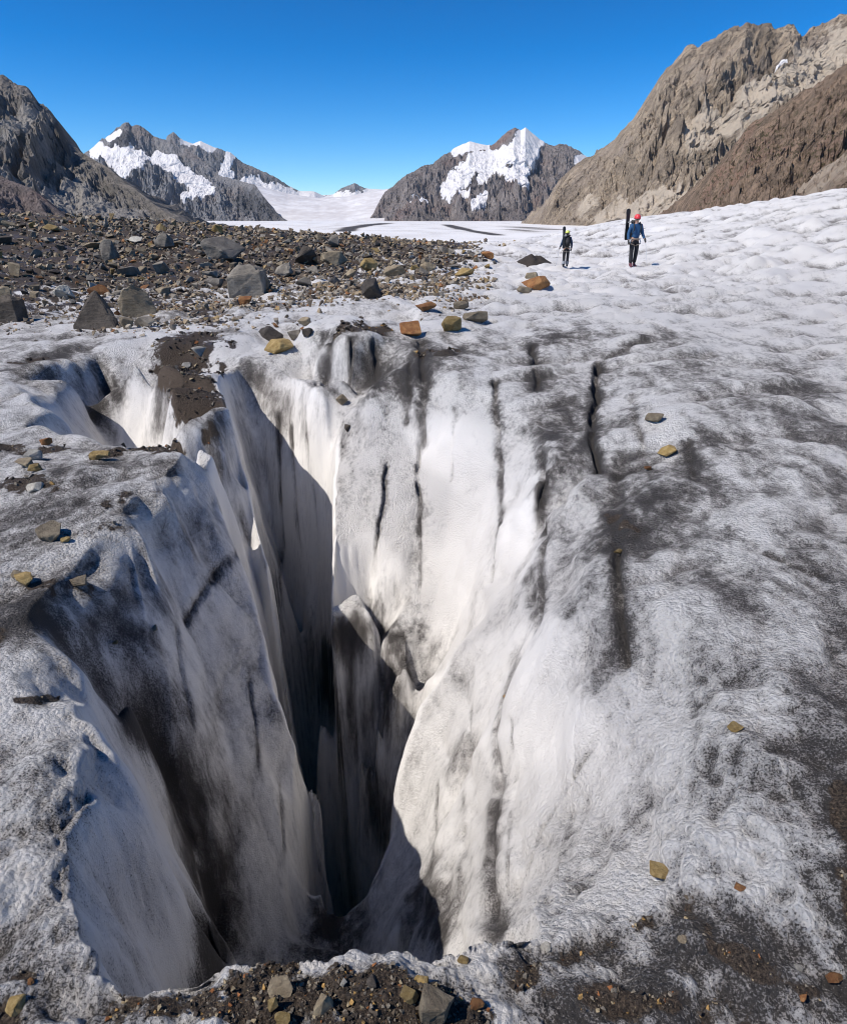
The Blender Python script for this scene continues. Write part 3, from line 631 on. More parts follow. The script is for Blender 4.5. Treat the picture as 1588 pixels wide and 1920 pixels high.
# saddle peak and its ice
mountain('mountain', [(575, 372, 11500), (600, 366, 11500), (625, 364, 11500), (640, 352, 11500), (665, 343, 11500), (690, 353, 11500), (722, 355, 11500), (760, 352, 11500)],
         [(575, B0, 9500), (760, B0, 9500)], 130, 60, 90, 600, m_far, 1.0,
         marks=[('snow', [(600, 385), (660, 385), (740, 385)], 26, 1), ('snow', [(695, 362), (750, 365)], 14, 1), ('snow', [(600, 372), (618, 372)], 7, 1)])
# front massif, left
mountain('mountain', [(120, 330, 6600), (150, 292, 6600), (176, 273, 6600), (200, 252, 6600), (215, 241, 6600), (238, 230, 6600), (248, 236, 6600), (262, 231, 6600), (285, 250, 6600), (312, 262, 6500), (345, 272, 6400), (385, 300, 6200), (410, 325, 6000), (450, 338, 5700), (478, 345, 5500), (500, 375, 5200), (520, 400, 5000), (540, 417, 4900)],
         [(120, B0, 5200), (400, B0, 4700), (540, B0 + 2, 4600)], 380, 130, 150, 1000, m_far, 1.15,
         marks=[('snow', [(180, 278), (215, 286), (262, 288)], 15, 1), ('snow', [(215, 290), (230, 312), (245, 300)], 11, 1), ('snow', [(296, 290), (330, 308), (365, 332), (385, 345)], 16, 1), ('snow', [(345, 352), (370, 350)], 7, 1), ('snow', [(205, 258), (225, 247)], 6, 1), ('snow', [(262, 284), (300, 290)], 6, 1), ('dark', [(215, 262), (240, 262)], 12, .8), ('dark', [(460, 370), (500, 395)], 26, .75), ('dark', [(330, 395), (440, 400)], 22, .4), ('scree', [(230, 370), (300, 375)], 30, .5)])
# icefall between the massifs
def icefall():
    nu, nv = 160, 60; us = np.linspace(430, 740, nu); V = np.empty((nv, nu, 3))
    for k, t in enumerate(np.linspace(0, 1, nv)):
        for j, u in enumerate(us):
            top = np.interp(u, [430, 480, 540, 600, 650, 700, 740], [352, 348, 366, 374, 372, 362, 356])
            v = top + (421 - top) * t; V[k, j] = pxy(u, v, 9100 + (4750 - 9100) * t ** .6)
    q = V.reshape(-1, 3); q[:, 2] += 14 * ridged(q / np.array([420, 160, 400.]), 4) * np.repeat(1 - np.linspace(0, 1, nv), nu)
    idx = np.arange(nv * nu).reshape(nv, nu)
    me = mesh_from('icefall', q, np.stack([idx[:-1, :-1], idx[:-1, 1:], idx[1:, 1:], idx[1:, :-1]], -1).reshape(-1, 4)[:, ::-1])
    M = NT('far_ice'); sv = M.mapv(M.pos(), (.0012, .0006, .002)); n1 = M.noise(sv, 2.5, 8, .65); n2 = M.noise(sv, 12, 6, .7)
    M.put(M.b.inputs['Base Color'], M.mix(M.mr(M.math('MULTIPLY_ADD', n2, .6, n1), .65, 1.0), (.58, .55, .54), (.78, .77, .77))); M.b.inputs['Roughness'].default_value = .8
    tag(link('icefall', me, M.m), kind='structure')
icefall()
# central snowy peak
mountain('mountain', [(680, 425, 5200), (700, 398, 5300), (722, 357, 5500), (745, 338, 5600), (762, 326, 5600), (785, 316, 5700), (812, 304, 5800), (830, 290, 5900), (852, 275, 6000), (880, 263, 6000), (915, 270, 6000), (926, 266, 6000), (942, 250, 6000), (965, 237, 6000), (976, 243, 6000), (985, 237, 6000), (1000, 249, 6000), (1012, 259, 6000), (1030, 267, 6000), (1062, 268, 6000), (1085, 280, 6000), (1100, 292, 6000), (1130, 300, 6000), (1170, 330, 6000)],
         [(680, B0 + 8, 5000), (760, B0, 4600), (900, B0 - 1, 4300), (1170, B0, 4300)], 420, 140, 150, 1000, m_mid, 1.15,
         marks=[('snow', [(855, 280), (880, 270), (912, 270)], 9, 1), ('snow', [(985, 250), (970, 275), (930, 292), (885, 298), (865, 318), (842, 342)], 17, 1), ('snow', [(1005, 260), (985, 290), (962, 325)], 15, 1), ('snow', [(920, 300), (905, 325)], 12, 1), ('snow', [(890, 300), (935, 300)], 14, 1), ('snow', [(865, 355), (875, 352)], 6, 1), ('snow', [(890, 368), (908, 362)], 7, 1), ('snow', [(770, 375), (800, 366)], 4, 1), ('snow', [(1085, 297), (1100, 296)], 8, 1), ('snow', [(985, 330), (950, 310)], 8, 1),
                ('dark', [(905, 325), (885, 330)], 13, .7), ('dark', [(945, 320), (938, 335)], 10, .8), ('dark', [(760, 400), (900, 405), (1000, 400)], 20, .55), ('dark', [(820, 300), (840, 310)], 15, .5)])
# left near mountain and its reddish spur
mountain('mountain', [(-700, -60, 1300), (-400, 20, 1300), (-200, 70, 1300), (-80, 105, 1300), (0, 138, 1300), (12, 142, 1300), (25, 151, 1300), (42, 155, 1300), (56, 161, 1300), (68, 180, 1300), (82, 192, 1280), (95, 206, 1270), (110, 226, 1260), (124, 252, 1250), (133, 266, 1240), (150, 279, 1220), (180, 298, 1180), (210, 320, 1120), (250, 350, 1050), (290, 383, 980), (330, 412, 900), (350, 425, 880)],
         [(-700, B0, 600), (0, B0, 620), (200, B0, 720), (350, B0 + 10, 840)], 360, 150, 50, 210, m_left, 1.25, rough=.003,
         marks=[('scree', [(40, 210), (20, 225)], 30, .8), ('scree', [(110, 345), (170, 385), (240, 405)], 38, 1.0), ('scree', [(0, 320), (90, 330)], 30, .6), ('dark', [(100, 235), (120, 265)], 14, .8), ('dark', [(180, 330), (250, 380), (290, 405)], 22, .5), ('dark', [(0, 290), (60, 300)], 16, .6)])  # first dark mark paints the shaded side of the flank below the skyline
mountain('mountain', [(-500, 260, 560), (-200, 300, 560), (0, 328, 540), (30, 340, 530), (60, 352, 520), (85, 372, 510), (112, 398, 490), (140, 420, 480)],
         [(-500, B0 + 6, 330), (140, B0 + 8, 420)], 200, 70, 9, 80, rock_mat('rock_dark_red', (.18, .15, .14), (.28, .23, .215), (.25, .18, .16), (.32, .29, .26), 150, .2), 1.1, rough=.004)
# right mountain and its nearer russet shoulder
mountain('mountain', [(985, 425, 1900), (1010, 400, 1850), (1040, 345, 1800), (1062, 322, 1800), (1100, 295, 1780), (1128, 277, 1760), (1152, 260, 1740), (1180, 229, 1720), (1205, 195, 1700), (1222, 165, 1690), (1235, 140, 1680), (1252, 117, 1670), (1290, 86, 1660), (1330, 63, 1650), (1372, 45, 1640), (1390, 36, 1640), (1400, 28, 1640), (1415, 36, 1640), (1440, 33, 1640), (1455, 40, 1640), (1475, 38, 1640), (1490, 44, 1640), (1500, 62, 1640), (1512, 54, 1660), (1530, 42, 1680), (1560, 29, 1700), (1588, 18, 1700), (1700, -40, 1700), (1900, -120, 1700), (2200, -200, 1700)],
         [(985, 432, 1700), (1200, B0 + 2, 1050), (1588, B0 + 10, 800), (2200, B0 + 10, 700)], 430, 190, 84, 240, m_right, 1.2, rough=.007, shear=.5, dip=-.87,
         marks=[('scree', [(1180, 385), (1265, 362), (1225, 385)], 30, 1.3), ('scree', [(1130, 400), (1230, 395)], 14, 1.2), ('scree', [(1420, 170), (1520, 120), (1588, 80)], 40, .95), ('scree', [(1300, 235), (1380, 200)], 26, .8), ('scree', [(1100, 380), (1160, 400)], 30, .6), ('dark', [(1390, 130), (1440, 100), (1440, 60)], 26, .6), ('dark', [(1300, 195), (1350, 160)], 14, .6), ('dark', [(1180, 300), (1270, 280), (1330, 265)], 18, .5), ('snow', [(1462, 102), (1466, 98)], 6, .9), ('dark', [(1150, 412), (1250, 408), (1300, 400)], 12, .9)])
mountain('mountain', [(1255, 425, 900), (1275, 398, 900), (1290, 372, 890), (1312, 345, 880), (1340, 312, 870), (1365, 285, 860), (1400, 240, 850), (1430, 215, 840), (1465, 192, 830), (1500, 172, 820), (1540, 145, 810), (1588, 115, 800), (1700, 40, 800), (1900, -40, 800), (2100, -120, 800)],
         [(1255, 430, 850), (1400, B0 + 6, 560), (1588, B0 + 8, 450), (2100, B0 + 8, 420)], 320, 140, 34, 95, m_right2, 1.1, rough=.003, shear=.9, dip=-.8,
         marks=[('scree', [(1588, 300), (1520, 350)], 30, .7)])
#@@ROCKS
# ------------------------------------------------------------------ stones
def stone_mat(name, c1, c2, c3):
    M = NT(name); tc = M.n('ShaderNodeTexCoord').outputs['Object']
    rnd = M.n('ShaderNodeObjectInfo').outputs['Random']
    n1 = M.noise(tc, 2.2, 6, .65); n2 = M.noise(M.mapv(tc, (1, 1, 3.2), (.4, .3, 0)), 5, 6, .7); n3 = M.noise(tc, 26, 4, .75)
    c = M.mix(M.mr(n1, .38, .62), c1, c2); c = M.mix(M.mr(n2, .55, .68, 0, .75), c, c3)
    c = M.mix(M.mr(n3, .52, .7, 0, .6), c, tuple(x * .4 for x in c1))
    c = M.mix(1.0, c, M.mix(M.math('FRACT', M.math('MULTIPLY', rnd, 7.3)), (.62, .62, .64), (1.2, 1.16, 1.1)), 'MULTIPLY')
    M.put(M.b.inputs['Base Color'], c); M.b.inputs['Roughness'].default_value = .88; M.b.inputs['Specular IOR Level'].default_value = .25
    M.put(M.b.inputs['Normal'], M.bump(M.math('MULTIPLY_ADD', n3, .5, n2), .6, .06))
    return M.m
STONE = {'grey': stone_mat('stone_grey', (.18, .163, .14), (.29, .265, .225), (.115, .10, .085)),
         'dark': stone_mat('stone_dark', (.075, .064, .054), (.13, .112, .095), (.045, .04, .035)),
         'tan': stone_mat('stone_tan', (.22, .18, .125), (.34, .285, .20), (.13, .10, .075)),
         'ochre': stone_mat('stone_ochre', (.27, .19, .075), (.40, .30, .14), (.13, .085, .04)),
         'rust': stone_mat('stone_rust', (.23, .10, .04), (.34, .18, .075), (.10, .055, .035)),
         'pale': stone_mat('stone_pale', (.42, .40, .35), (.55, .53, .47), (.29, .27, .23))}
SHAPES = {'pyr': [(-.5, -.35, 0), (.5, -.4, 0), (.48, .4, 0), (-.45, .4, 0), (-.5, -.3, .18), (.52, -.2, .3), (.1, -.05, 1), (-.02, .1, .97), (.3, .1, .75), (-.3, .0, .55)],
          'box': [(-.45, -.4, 0), (.42, -.4, 0), (.45, .4, 0), (-.4, .4, 0), (-.5, -.42, .62), (.38, -.45, .8), (.5, .3, .78), (-.45, .4, .6), (.1, .0, 1), (-.2, -.1, .92), (.5, -.1, .4)],
          'lean': [(-.4, -.4, 0), (.5, -.35, 0), (.45, .4, 0), (-.35, .4, 0), (-.5, -.3, .5), (-.3, -.35, .92), (-.05, .0, 1), (.2, .2, .8), (.5, .0, .3), (-.45, .2, .7)]}
def hull_mesh(name, seed, dims, npts=13, detail=0, bevel=.035, shape=None):
    rg = random.Random(seed); bm = bmesh.new()
    if shape:
        for x, y, z in SHAPES[shape]: bm.verts.new((x * dims[0], y * dims[1], z * dims[2]))
        npts = 0
    for k in range(npts):
        v = Vector((rg.gauss(0, 1), rg.gauss(0, 1), rg.gauss(0, 1))).normalized()
        m = max(abs(v.x), abs(v.y), abs(v.z)); v = v * (1 / m) * .35 + v * .65
        v *= rg.uniform(.85, 1.1)
        bm.verts.new((v.x * dims[0] * .5, v.y * dims[1] * .5, v.z * dims[2] * .5))
    r = bmesh.ops.convex_hull(bm, input=bm.verts)
    bmesh.ops.delete(bm, geom=[g for g in r['geom_interior'] if isinstance(g, bmesh.types.BMVert)], context='VERTS')
    bmesh.ops.dissolve_limit(bm, angle_limit=R(14), verts=bm.verts, edges=bm.edges)
    if bevel: bmesh.ops.bevel(bm, geom=list(bm.edges), offset=bevel, segments=1, affect='EDGES', clamp_overlap=True)
    bmesh.ops.triangulate(bm, faces=bm.faces)
    if detail:
        bmesh.ops.subdivide_edges(bm, edges=bm.edges, cuts=detail, use_grid_fill=True)
        bmesh.ops.triangulate(bm, faces=bm.faces)
        P = np.array([v.co[:] for v in bm.verts])
        dz = .09 * perlin(P * 2.6 + seed) + .07 * perlin(P * 6.5 + seed * 2) + .04 * perlin(P * 14 + seed)
        for v, dd in zip(bm.verts, dz): v.co *= 1 + float(dd)
    zmin, zmax = min(v.co.z for v in bm.verts), max(v.co.z for v in bm.verts)
    x0, x1 = min(v.co.x for v in bm.verts), max(v.co.x for v in bm.verts)
    for v in bm.verts: v.co.z -= zmin; v.co /= (x1 - x0)
    me = bpy.data.meshes.new(name); bm.to_mesh(me); bm.free(); return me
HULLS = [hull_mesh('rock', 100 + k, (1, random.uniform(.55, 1), random.uniform(.3, .8)), random.choice((8, 9, 11, 14)), 1, .02) for k in range(16)]
def place_rock(me, name, pt, width, rz, mats, hz=None, sink=.12, tilt=(0, 0)):
    m2 = me
    o = bpy.data.objects.new(name, m2); scene.collection.objects.link(o)
    if not m2.materials: m2.materials.append(STONE['grey'])
    o.material_slots[0].link = 'OBJECT'; o.material_slots[0].material = mats
    zz = (hz if hz else width)
    o.scale = (width, width, zz); o.rotation_euler = (tilt[0], tilt[1], rz)
    o.location = (pt[0], pt[1], pt[2] - sink * width * .6)
    return o
# the ones that can be told apart: (u, v of foot, width px, height px, height/width of shape, stone, name, label)
HERO = [
 (175, 618, 66, 58, 'dark', 'boulder', 'dark grey pyramid boulder perched on the ice above the small side hole'),
 (256, 594, 56, 48, 'tan', 'boulder', 'cream tan faced boulder leaning with a dark shaded side behind the grey pyramid boulder'),
 (268, 612, 34, 17, 'grey', 'stone', 'small flat grey stone at the foot of the cream tan boulder'),
 (238, 616, 22, 18, 'tan', 'stone', 'small tan stone between the grey pyramid boulder and the cream tan boulder'),
 (462, 556, 62, 50, 'grey', 'boulder', 'large squarish grey block boulder on bare ice below the rubble field'),
 (492, 546, 26, 34, 'tan', 'stone', 'upright tan slab leaning against the squarish grey block boulder'),
 (463, 574, 26, 16, 'rust', 'stone', 'small rusty brown stone just in front of the squarish grey block boulder'),
 (14, 606, 44, 40, 'dark', 'boulder', 'brown grey boulder half cut off by the frame edge, on ice'),
 (8, 572, 24, 26, 'tan', 'stone', 'tan stone behind the brown grey boulder at the frame edge'),
 (418, 490, 64, 36, 'grey', 'boulder', 'biggest rounded pale grey boulder inside the rubble field'),
 (628, 500, 42, 24, 'tan', 'boulder', 'diamond shaped tan boulder at the edge of the rubble field'),
 (572, 498, 36, 30, 'dark', 'boulder', 'dark upright boulder with a dark face beside the diamond shaped tan boulder'),
 (532, 520, 30, 22, 'grey', 'stone', 'light grey rounded stone on ice near the squarish grey block boulder'),
 (688, 508, 34, 20, 'ochre', 'stone', 'yellowish brown stone at the front edge of the rubble field'),
 (742, 522, 40, 22, 'tan', 'stone', 'broad tan stone at the front edge of the rubble field'),
 (800, 512, 30, 18, 'tan', 'stone', 'low tan stone near the tip of the rubble field'),
 (700, 560, 34, 32, 'dark', 'stone', 'dark brown stone sitting alone on the ice above the brown soil capped ice block'),
 (118, 560, 30, 20, 'pale', 'stone', 'pale beige stone lying on dirty ice below the rubble field'),
 (310, 470, 30, 24, 'grey', 'stone', 'pale grey blocky stone in the rubble field beside the biggest rounded boulder'),
 (205, 490, 26, 30, 'grey', 'stone', 'tall grey stone standing upright in the rubble field'),
 (240, 520, 30, 16, 'grey', 'stone', 'flat grey stone on the ice in front of the rubble field'),
 (797, 584, 36, 14, 'rust', 'stone', 'flat rust brown stone on pale ice beyond the blue slot'),
 (866, 580, 28, 14, 'tan', 'stone', 'small tan stone on ice beside the flat rust brown stone'),
 (846, 622, 38, 26, 'ochre', 'stone', 'upright yellow brown slab standing on smooth ice'),
 (892, 606, 44, 10, 'tan', 'stone', 'thin flat brown stone lying behind the upright yellow brown slab'),
 (772, 632, 38, 26, 'rust', 'stone', 'dark red brown stone wedged in the blue ice slot'),
 (520, 662, 50, 22, 'ochre', 'stone', 'yellow and rust coloured stone on the brink of the crevasse head'),
 (505, 640, 46, 26, 'dark', 'stone', 'dark brown stone behind the yellow and rust stone at the crevasse head'),
 (553, 638, 36, 20, 'grey', 'stone', 'grey brown stone in the cluster at the crevasse head'),
 (570, 612, 24, 16, 'tan', 'stone', 'small tan stone above the cluster at the crevasse head'),
 (577, 632, 18, 16, 'dark', 'stone', 'small black stone at the right end of the crevasse head cluster'),
 (870, 518, 34, 13, 'ochre', 'stone', 'flat orange brown stone on bare ice past the rubble tip'),
 (1006, 542, 48, 15, 'rust', 'stone', 'flat rusty orange slab on white ice nearest the two hikers'),
 (984, 550, 26, 12, 'tan', 'stone', 'grey tan stone touching the flat rusty orange slab'),
 (1000, 524, 26, 10, 'tan', 'stone', 'low brown stone just behind the flat rusty orange slab'),
 (916, 486, 22, 12, 'rust', 'stone', 'orange stone at the very end of the rubble tongue'),
 (641, 760, 22, 20, 'tan', 'stone', 'cream stone jammed in the crack at the crevasse head'),
 (652, 812, 10, 16, 'dark', 'stone', 'tiny black stone stuck on ice below the jammed cream stone'),
 (85, 834, 18, 13, 'rust', 'pebble', 'bright orange pebble on the soil of the left ice shelf'),
 (58, 862, 26, 16, 'pale', 'pebble', 'pale greenish grey pebble on the left ice shelf'),
 (186, 862, 32, 11, 'ochre', 'pebble', 'flat yellow pebble beside the brown soil strip'),
 (66, 886, 22, 15, 'ochre', 'pebble', 'round tan pebble in the pebble cluster on the left shelf'),
 (44, 878, 30, 12, 'tan', 'pebble', 'flat tan pebble in the pebble cluster on the left shelf'),
 (62, 922, 30, 12, 'pale', 'pebble', 'pale flat pebble just below the pebble cluster on the left shelf'),
 (94, 1014, 50, 12, 'tan', 'stone', 'long flat tan stone lying on the left shelf'),
 (120, 1018, 18, 9, 'ochre', 'pebble', 'little brown pebble at the end of the long flat tan stone'),
 (40, 1098, 36, 17, 'ochre', 'stone', 'flat yellow brown stone on black dirty ice'),
 (32, 1084, 20, 14, 'tan', 'pebble', 'small tan pebble behind the flat yellow brown stone'),
 (150, 1102, 34, 13, 'tan', 'stone', 'thin brown stone on black dirty ice next to the flat yellow brown stone'),
 (216, 1208, 14, 8, 'ochre', 'pebble', 'tiny yellow pebble on the darkest dirty ice face'),
 (290, 1184, 16, 12, 'tan', 'pebble', 'tiny tan pebble on the ledge of the left ice face'),
 (350, 690, 16, 10, 'pale', 'pebble', 'pale pebble on the brown soil mound beside the crevasse'),
 (375, 668, 22, 16, 'pale', 'pebble', 'white edged pebble at the upper rim of the brown soil mound'),
 (1232, 792, 30, 18, 'tan', 'stone', 'flat brown stone on the white ice slope'),
 (1254, 856, 30, 20, 'ochre', 'stone', 'orange tan flake stone on grey dusty ice'),
 (1215, 882, 13, 9, 'rust', 'pebble', 'small orange pebble beside the orange tan flake stone'),
 (1381, 1372, 32, 17, 'ochre', 'pebble', 'olive yellow pebble on speckled grey ice'),
 (1238, 1640, 36, 18, 'ochre', 'pebble', 'olive yellow flat pebble in a grey melt hollow'),
 (1388, 1669, 20, 9, 'rust', 'pebble', 'small rust pebble on grey ice above the dark dirt band'),
 (1160, 1036, 14, 9, 'ochre', 'pebble', 'small yellow pebble at the top of the black melt streak'),
 (1280, 1768, 18, 8, 'tan', 'pebble', 'small tan pebble on the grey rim near the dark dirt band'),
 (1496, 1822, 16, 12, 'pale', 'pebble', 'small whitish pebble at the end of the dark dirt band'),
 (1568, 1846, 30, 14, 'rust', 'pebble', 'rust brown flat pebble by the frame edge on grey ice'),
 (1507, 1882, 16, 16, 'rust', 'pebble', 'orange pebble below the dark dirt band'),
 (766, 1880, 34, 32, 'ochre', 'pebble', 'round bright yellow pebble on the gravelly near lip'),
 (606, 1905, 40, 36, 'tan', 'pebble', 'rounded pale tan pebble on the gravelly near lip'),
 (814, 1915, 68, 60, 'tan', 'stone', 'large rough grey brown stone on the gravelly near lip'),
 (524, 1868, 46, 38, 'tan', 'stone', 'brown blocky stone at the rear of the gravelly near lip'),
 (514, 1900, 20, 28, 'ochre', 'pebble', 'narrow ochre pebble below the brown blocky stone'),
 (530, 1925, 30, 26, 'ochre', 'pebble', 'ochre pebble at the bottom edge of the gravelly near lip'),
 (791, 1848, 30, 22, 'ochre', 'pebble', 'yellow angular pebble above the large rough grey brown stone'),
 (892, 1892, 28, 18, 'rust', 'pebble', 'orange rust pebble on snow to the side of the large rough grey brown stone'),
 (1022, 1782, 22, 12, 'pale', 'pebble', 'pale green pebble on the grey rim of the near lip'),
 (644, 1848, 14, 12, 'pale', 'pebble', 'small cream pebble at the crest of the gravelly near lip'),
 (700, 1852, 22, 18, 'dark', 'pebble', 'dark wet pebble on the gravelly near lip'),
 (868, 1806, 22, 12, 'ochre', 'pebble', 'small yellow pebble at the snowy crest of the near lip'),
 (32, 1900, 36, 22, 'ochre', 'pebble', 'yellow rust pebble on the snowy corner below the left block'),
 (55, 1845, 14, 10, 'rust', 'pebble', 'small dark red pebble on the snowy corner below the left block'),
]
for k, (u, v, wp, hp, cls, nm, lab) in enumerate(HERO):
    h = hit(u, v)
    if h is None: continue
    dd = cdist(h); kk = .78 if v > 1200 else 1.0; wd = wp * dd / F * 1.05 * kk; hd = hp * dd / F * 1.1 * kk
    ph_ = math.atan2(EYE - h[2], math.hypot(h[0], h[1])); hd = max(.42 * wd, (hd - .62 * wd * math.sin(ph_)) / math.cos(ph_)); ar = hd / wd
    me = hull_mesh(nm, 500 + k, (1, random.uniform(.7, .95), max(.28, ar)), 15 if nm != 'boulder' else 11, 5 if wp > 40 else 3 if wp > 20 else 1, .02, {175: 'pyr', 462: 'box', 256: 'lean', 14: 'box'}.get(u))
    zt = max(v_.co.z for v_ in me.vertices)
    o = place_rock(me, nm, h, wd, random.uniform(-.5, .5) if u not in (175, 462, 256) else .15, STONE[cls], hd * 1.1 / zt, sink=.10)
    ph = h.copy(); ph[1] += wd * .25; o.location = (ph[0], ph[1], min(h[2], height(ph[0], ph[1]) if h[1] > 0 else h[2]) - .08 * hd)
    tag(o, lab, 'rock')
# rubble field: the largest rocks one by one
names = {'grey': 'grey', 'dark': 'dark brown', 'tan': 'tan', 'ochre': 'yellow ochre', 'rust': 'rusty', 'pale': 'pale'}
rg = random.Random(3); count = 0; tries = 0; spots_ = []
while count < 290 and tries < 6000:
    tries += 1
    u = rg.uniform(-10, 930); top = np.interp(u, [0, 400, 600, 900, 940], [412, 432, 450, 478, 486]); bot = np.interp(u, [0, 200, 500, 800, 940], [570, 560, 545, 530, 500])
    v = top + (bot - top) * rg.random() ** 1.5
    wpx = (9 + 20 * rg.random() ** 2.8) * (1 + .3 * (v - top) / 100)
    if rg.random() > 1.25 - (v - top) / (bot - top): continue
    if any(abs(u - a) < .5 * (wpx + c) and abs(v - b) < .28 * (wpx + c) for a, b, c in spots_): continue
    h = hit(u, v)
    if h is None or h[1] > 65: continue
    spots_.append((u, v, wpx)); count += 1
    cls = rg.choices(['grey', 'dark', 'tan', 'ochre', 'rust', 'pale'], [28, 14, 34, 9, 7, 8])[0]
    wd = wpx * cdist(h) / F
    hm_ = rg.choice(HULLS); zs = wd * rg.uniform(.75, 1.2)
    o = place_rock(hm_, 'rock', h, wd, rg.uniform(0, 6.28), STONE[cls], zs, .12, (rg.uniform(-.35, .35), rg.uniform(-.35, .35)))
    fl_ = max(v_.co.z for v_ in hm_.vertices) * zs / wd
    shp = 'flat slab' if fl_ < .5 else 'blocky' if fl_ < .8 else 'tall upright'
    siz = 'small' if wd < .32 else 'middling' if wd < .55 else 'large'
    where = 'at the front fringe of' if (v - top) / (bot - top) > .55 else 'in'
    tag(o, '%s %s %s rock %s the rubble field' % (siz, shp, names[cls], where), 'rock', '%s %s %s rubble rocks' % (siz, shp, names[cls]) + (' at the fringe' if where != 'in' else ''))
# smaller rubble and grit: uncountable
def rubble(name, P, sizes, seed, cols, flat=.6):
    rgn = np.random.default_rng(seed)
    bases = []
    for k in range(10):
        m = hull_mesh('t', 900 + k + seed, (1, .8, flat), 8, 0, 0)
        co = np.empty(len(m.vertices) * 3, np.float32); m.vertices.foreach_get('co', co); tri = np.array([p_.vertices[:] for p_ in m.polygons])
        bases.append((co.reshape(-1, 3), tri)); bpy.data.meshes.remove(m)
    Vs, Fs, Cs = [], [], []; off = 0
    for i, (pt, sz) in enumerate(zip(P, sizes)):
        co, tri = bases[rgn.integers(10)]; a = rgn.uniform(0, 6.28); ca, sa = math.cos(a), math.sin(a)
        q = co * sz * np.array([1, 1, rgn.uniform(.7, 1.5)]); tl = rgn.uniform(-.4, .4)
        q = np.stack([q[:, 0] * ca - q[:, 1] * sa, q[:, 0] * sa + q[:, 1] * ca, q[:, 2] + q[:, 0] * tl], -1)
        Vs.append(q + pt - np.array([0, 0, sz * .15])); Fs.append(tri + off); off += len(co); Cs.append(np.full(len(co), rgn.random()))
    me = mesh_from(name, np.concatenate(Vs), np.concatenate(Fs), False); attr(me, 'rnd', np.concatenate(Cs))
    M = NT(name); r_ = M.at('rnd'); cr = M.n('ShaderNodeValToRGB'); M.put(cr.inputs[0], r_); cr.color_ramp.interpolation = 'CONSTANT'
    while len(cr.color_ramp.elements) < len(cols): cr.color_ramp.elements.new(.5)
    for e, (ps, c) in zip(cr.color_ramp.elements, cols): e.position = ps; e.color = (*c, 1)
    n3 = M.noise(M.pos(), 14 if name == 'moraine_rubble' else 300, 4, .7)
    c = M.mix(1.0, cr.outputs[0], M.mix(M.mr(n3, .3, .7), (.55, .55, .55), (1.2, 1.2, 1.2)), 'MULTIPLY')
    M.put(M.b.inputs['Base Color'], c); M.b.inputs['Roughness'].default_value = .9; M.b.inputs['Specular IOR Level'].default_value = .2
    o = link(name, me, M.m); return o
COLS = [(0, (.25, .22, .18)), (.2, (.14, .11, .085)), (.4, (.33, .26, .175)), (.6, (.22, .17, .12)), (.78, (.38, .33, .26)), (.88, (.33, .235, .12)), (.95, (.26, .13, .06))]
cand = np.nonzero((rub > .12) & (be > -42) & (rr_ < 62))[0]
pr = rub[cand] ** .7; sel = RNG.choice(cand, 14500, p=pr / pr.sum())
sz = (2.5 + 6.5 * RNG.random(len(sel)) ** 2.2) * rr_[sel] / F
tag(rubble('moraine_rubble', p1[sel], sz, 1, COLS), 'dense brown and grey rubble covering the far side of the glacier ice', 'rubble', kind='stuff')
lowm = np.nonzero((rub <= .4) & (be > -42) & (be < 6) & (rr_ > 10.5) & (rr_ < 36))[0]
pr = (.04 + np.clip(_pn[lowm] + .35, 0, 1) ** 2) * sstep(10, 22, rr_[lowm]) * (1 - sstep(-4, 6, be[lowm] - 5 * _pn[lowm])); sel = RNG.choice(lowm, 5200, p=pr / pr.sum()); szl = (2.5 + 9 * RNG.random(len(sel)) ** 2.5) * rr_[sel] / F
tag(rubble('scattered_stones', p1[sel], szl, 2, COLS), 'small loose stones strewn over dirty ice in front of the rubble', 'stones', kind='stuff')
grit = np.nonzero((soil_v > .05) & (rr_ < 14))[0]
sel = RNG.choice(grit, 6500); szg = (1.5 + 7 * RNG.random(len(sel)) ** 3.5) * np.maximum(rr_[sel], 1.9) / F
GC = [(0, (.05, .04, .032)), (.3, (.10, .08, .06)), (.5, (.19, .165, .13)), (.68, (.03, .025, .022)), (.84, (.30, .24, .15)), (.93, (.36, .22, .08)), (.97, (.24, .10, .04))]
tag(rubble('grit', p1[sel], szg, 3, GC), 'brown grit and fine gravel melted out on the ice', 'gravel', kind='stuff')
# debris mounds on the ice
def mound(u, v, wp, hp, seed, lab):
    h = hit(u, v); dd = cdist(h); w_ = wp * dd / F; hh_ = hp * dd / F
    nr, na = 14, 40; V = []; 
    for i in range(nr + 1):
        for j in range(na):
            a = j / na * 2 * math.pi; r_ = i / nr
            V.append((r_ * math.cos(a) * w_ * .5, r_ * math.sin(a) * w_ * .5, 0))
    V = np.array(V); r_ = np.hypot(V[:, 0], V[:, 1]) / (w_ * .5)
    nz = fbm(V / w_ * 3 + seed, 4, gain=.6)
    V[:, :2] *= (1 + .35 * perlin(V / w_ * 2.5 + seed * 3) * r_)[:, None]
    V[:, 2] = hh_ * .8 * (np.clip(1 - r_ ** 2, 0, 1) ** 1.3) * (1 + .7 * nz) - .05 * hh_ + .12 * hh_ * nz
    gz = np.array([height(h[0] + x, h[1] + y) - h[2] for x, y in V[:, :2]])
    V[:, 2] += gz - .02 * r_
    q = [[i * na + j, i * na + (j + 1) % na, (i + 1) * na + (j + 1) % na, (i + 1) * na + j] for i in range(nr) for j in range(na)]
    me = mesh_from('dirt_mound', V, np.array(q)[:, ::-1])
    o = link('dirt_mound', me, SOILM); o.location = h; me.flip_normals(); tag(o, lab, 'dirt mound')
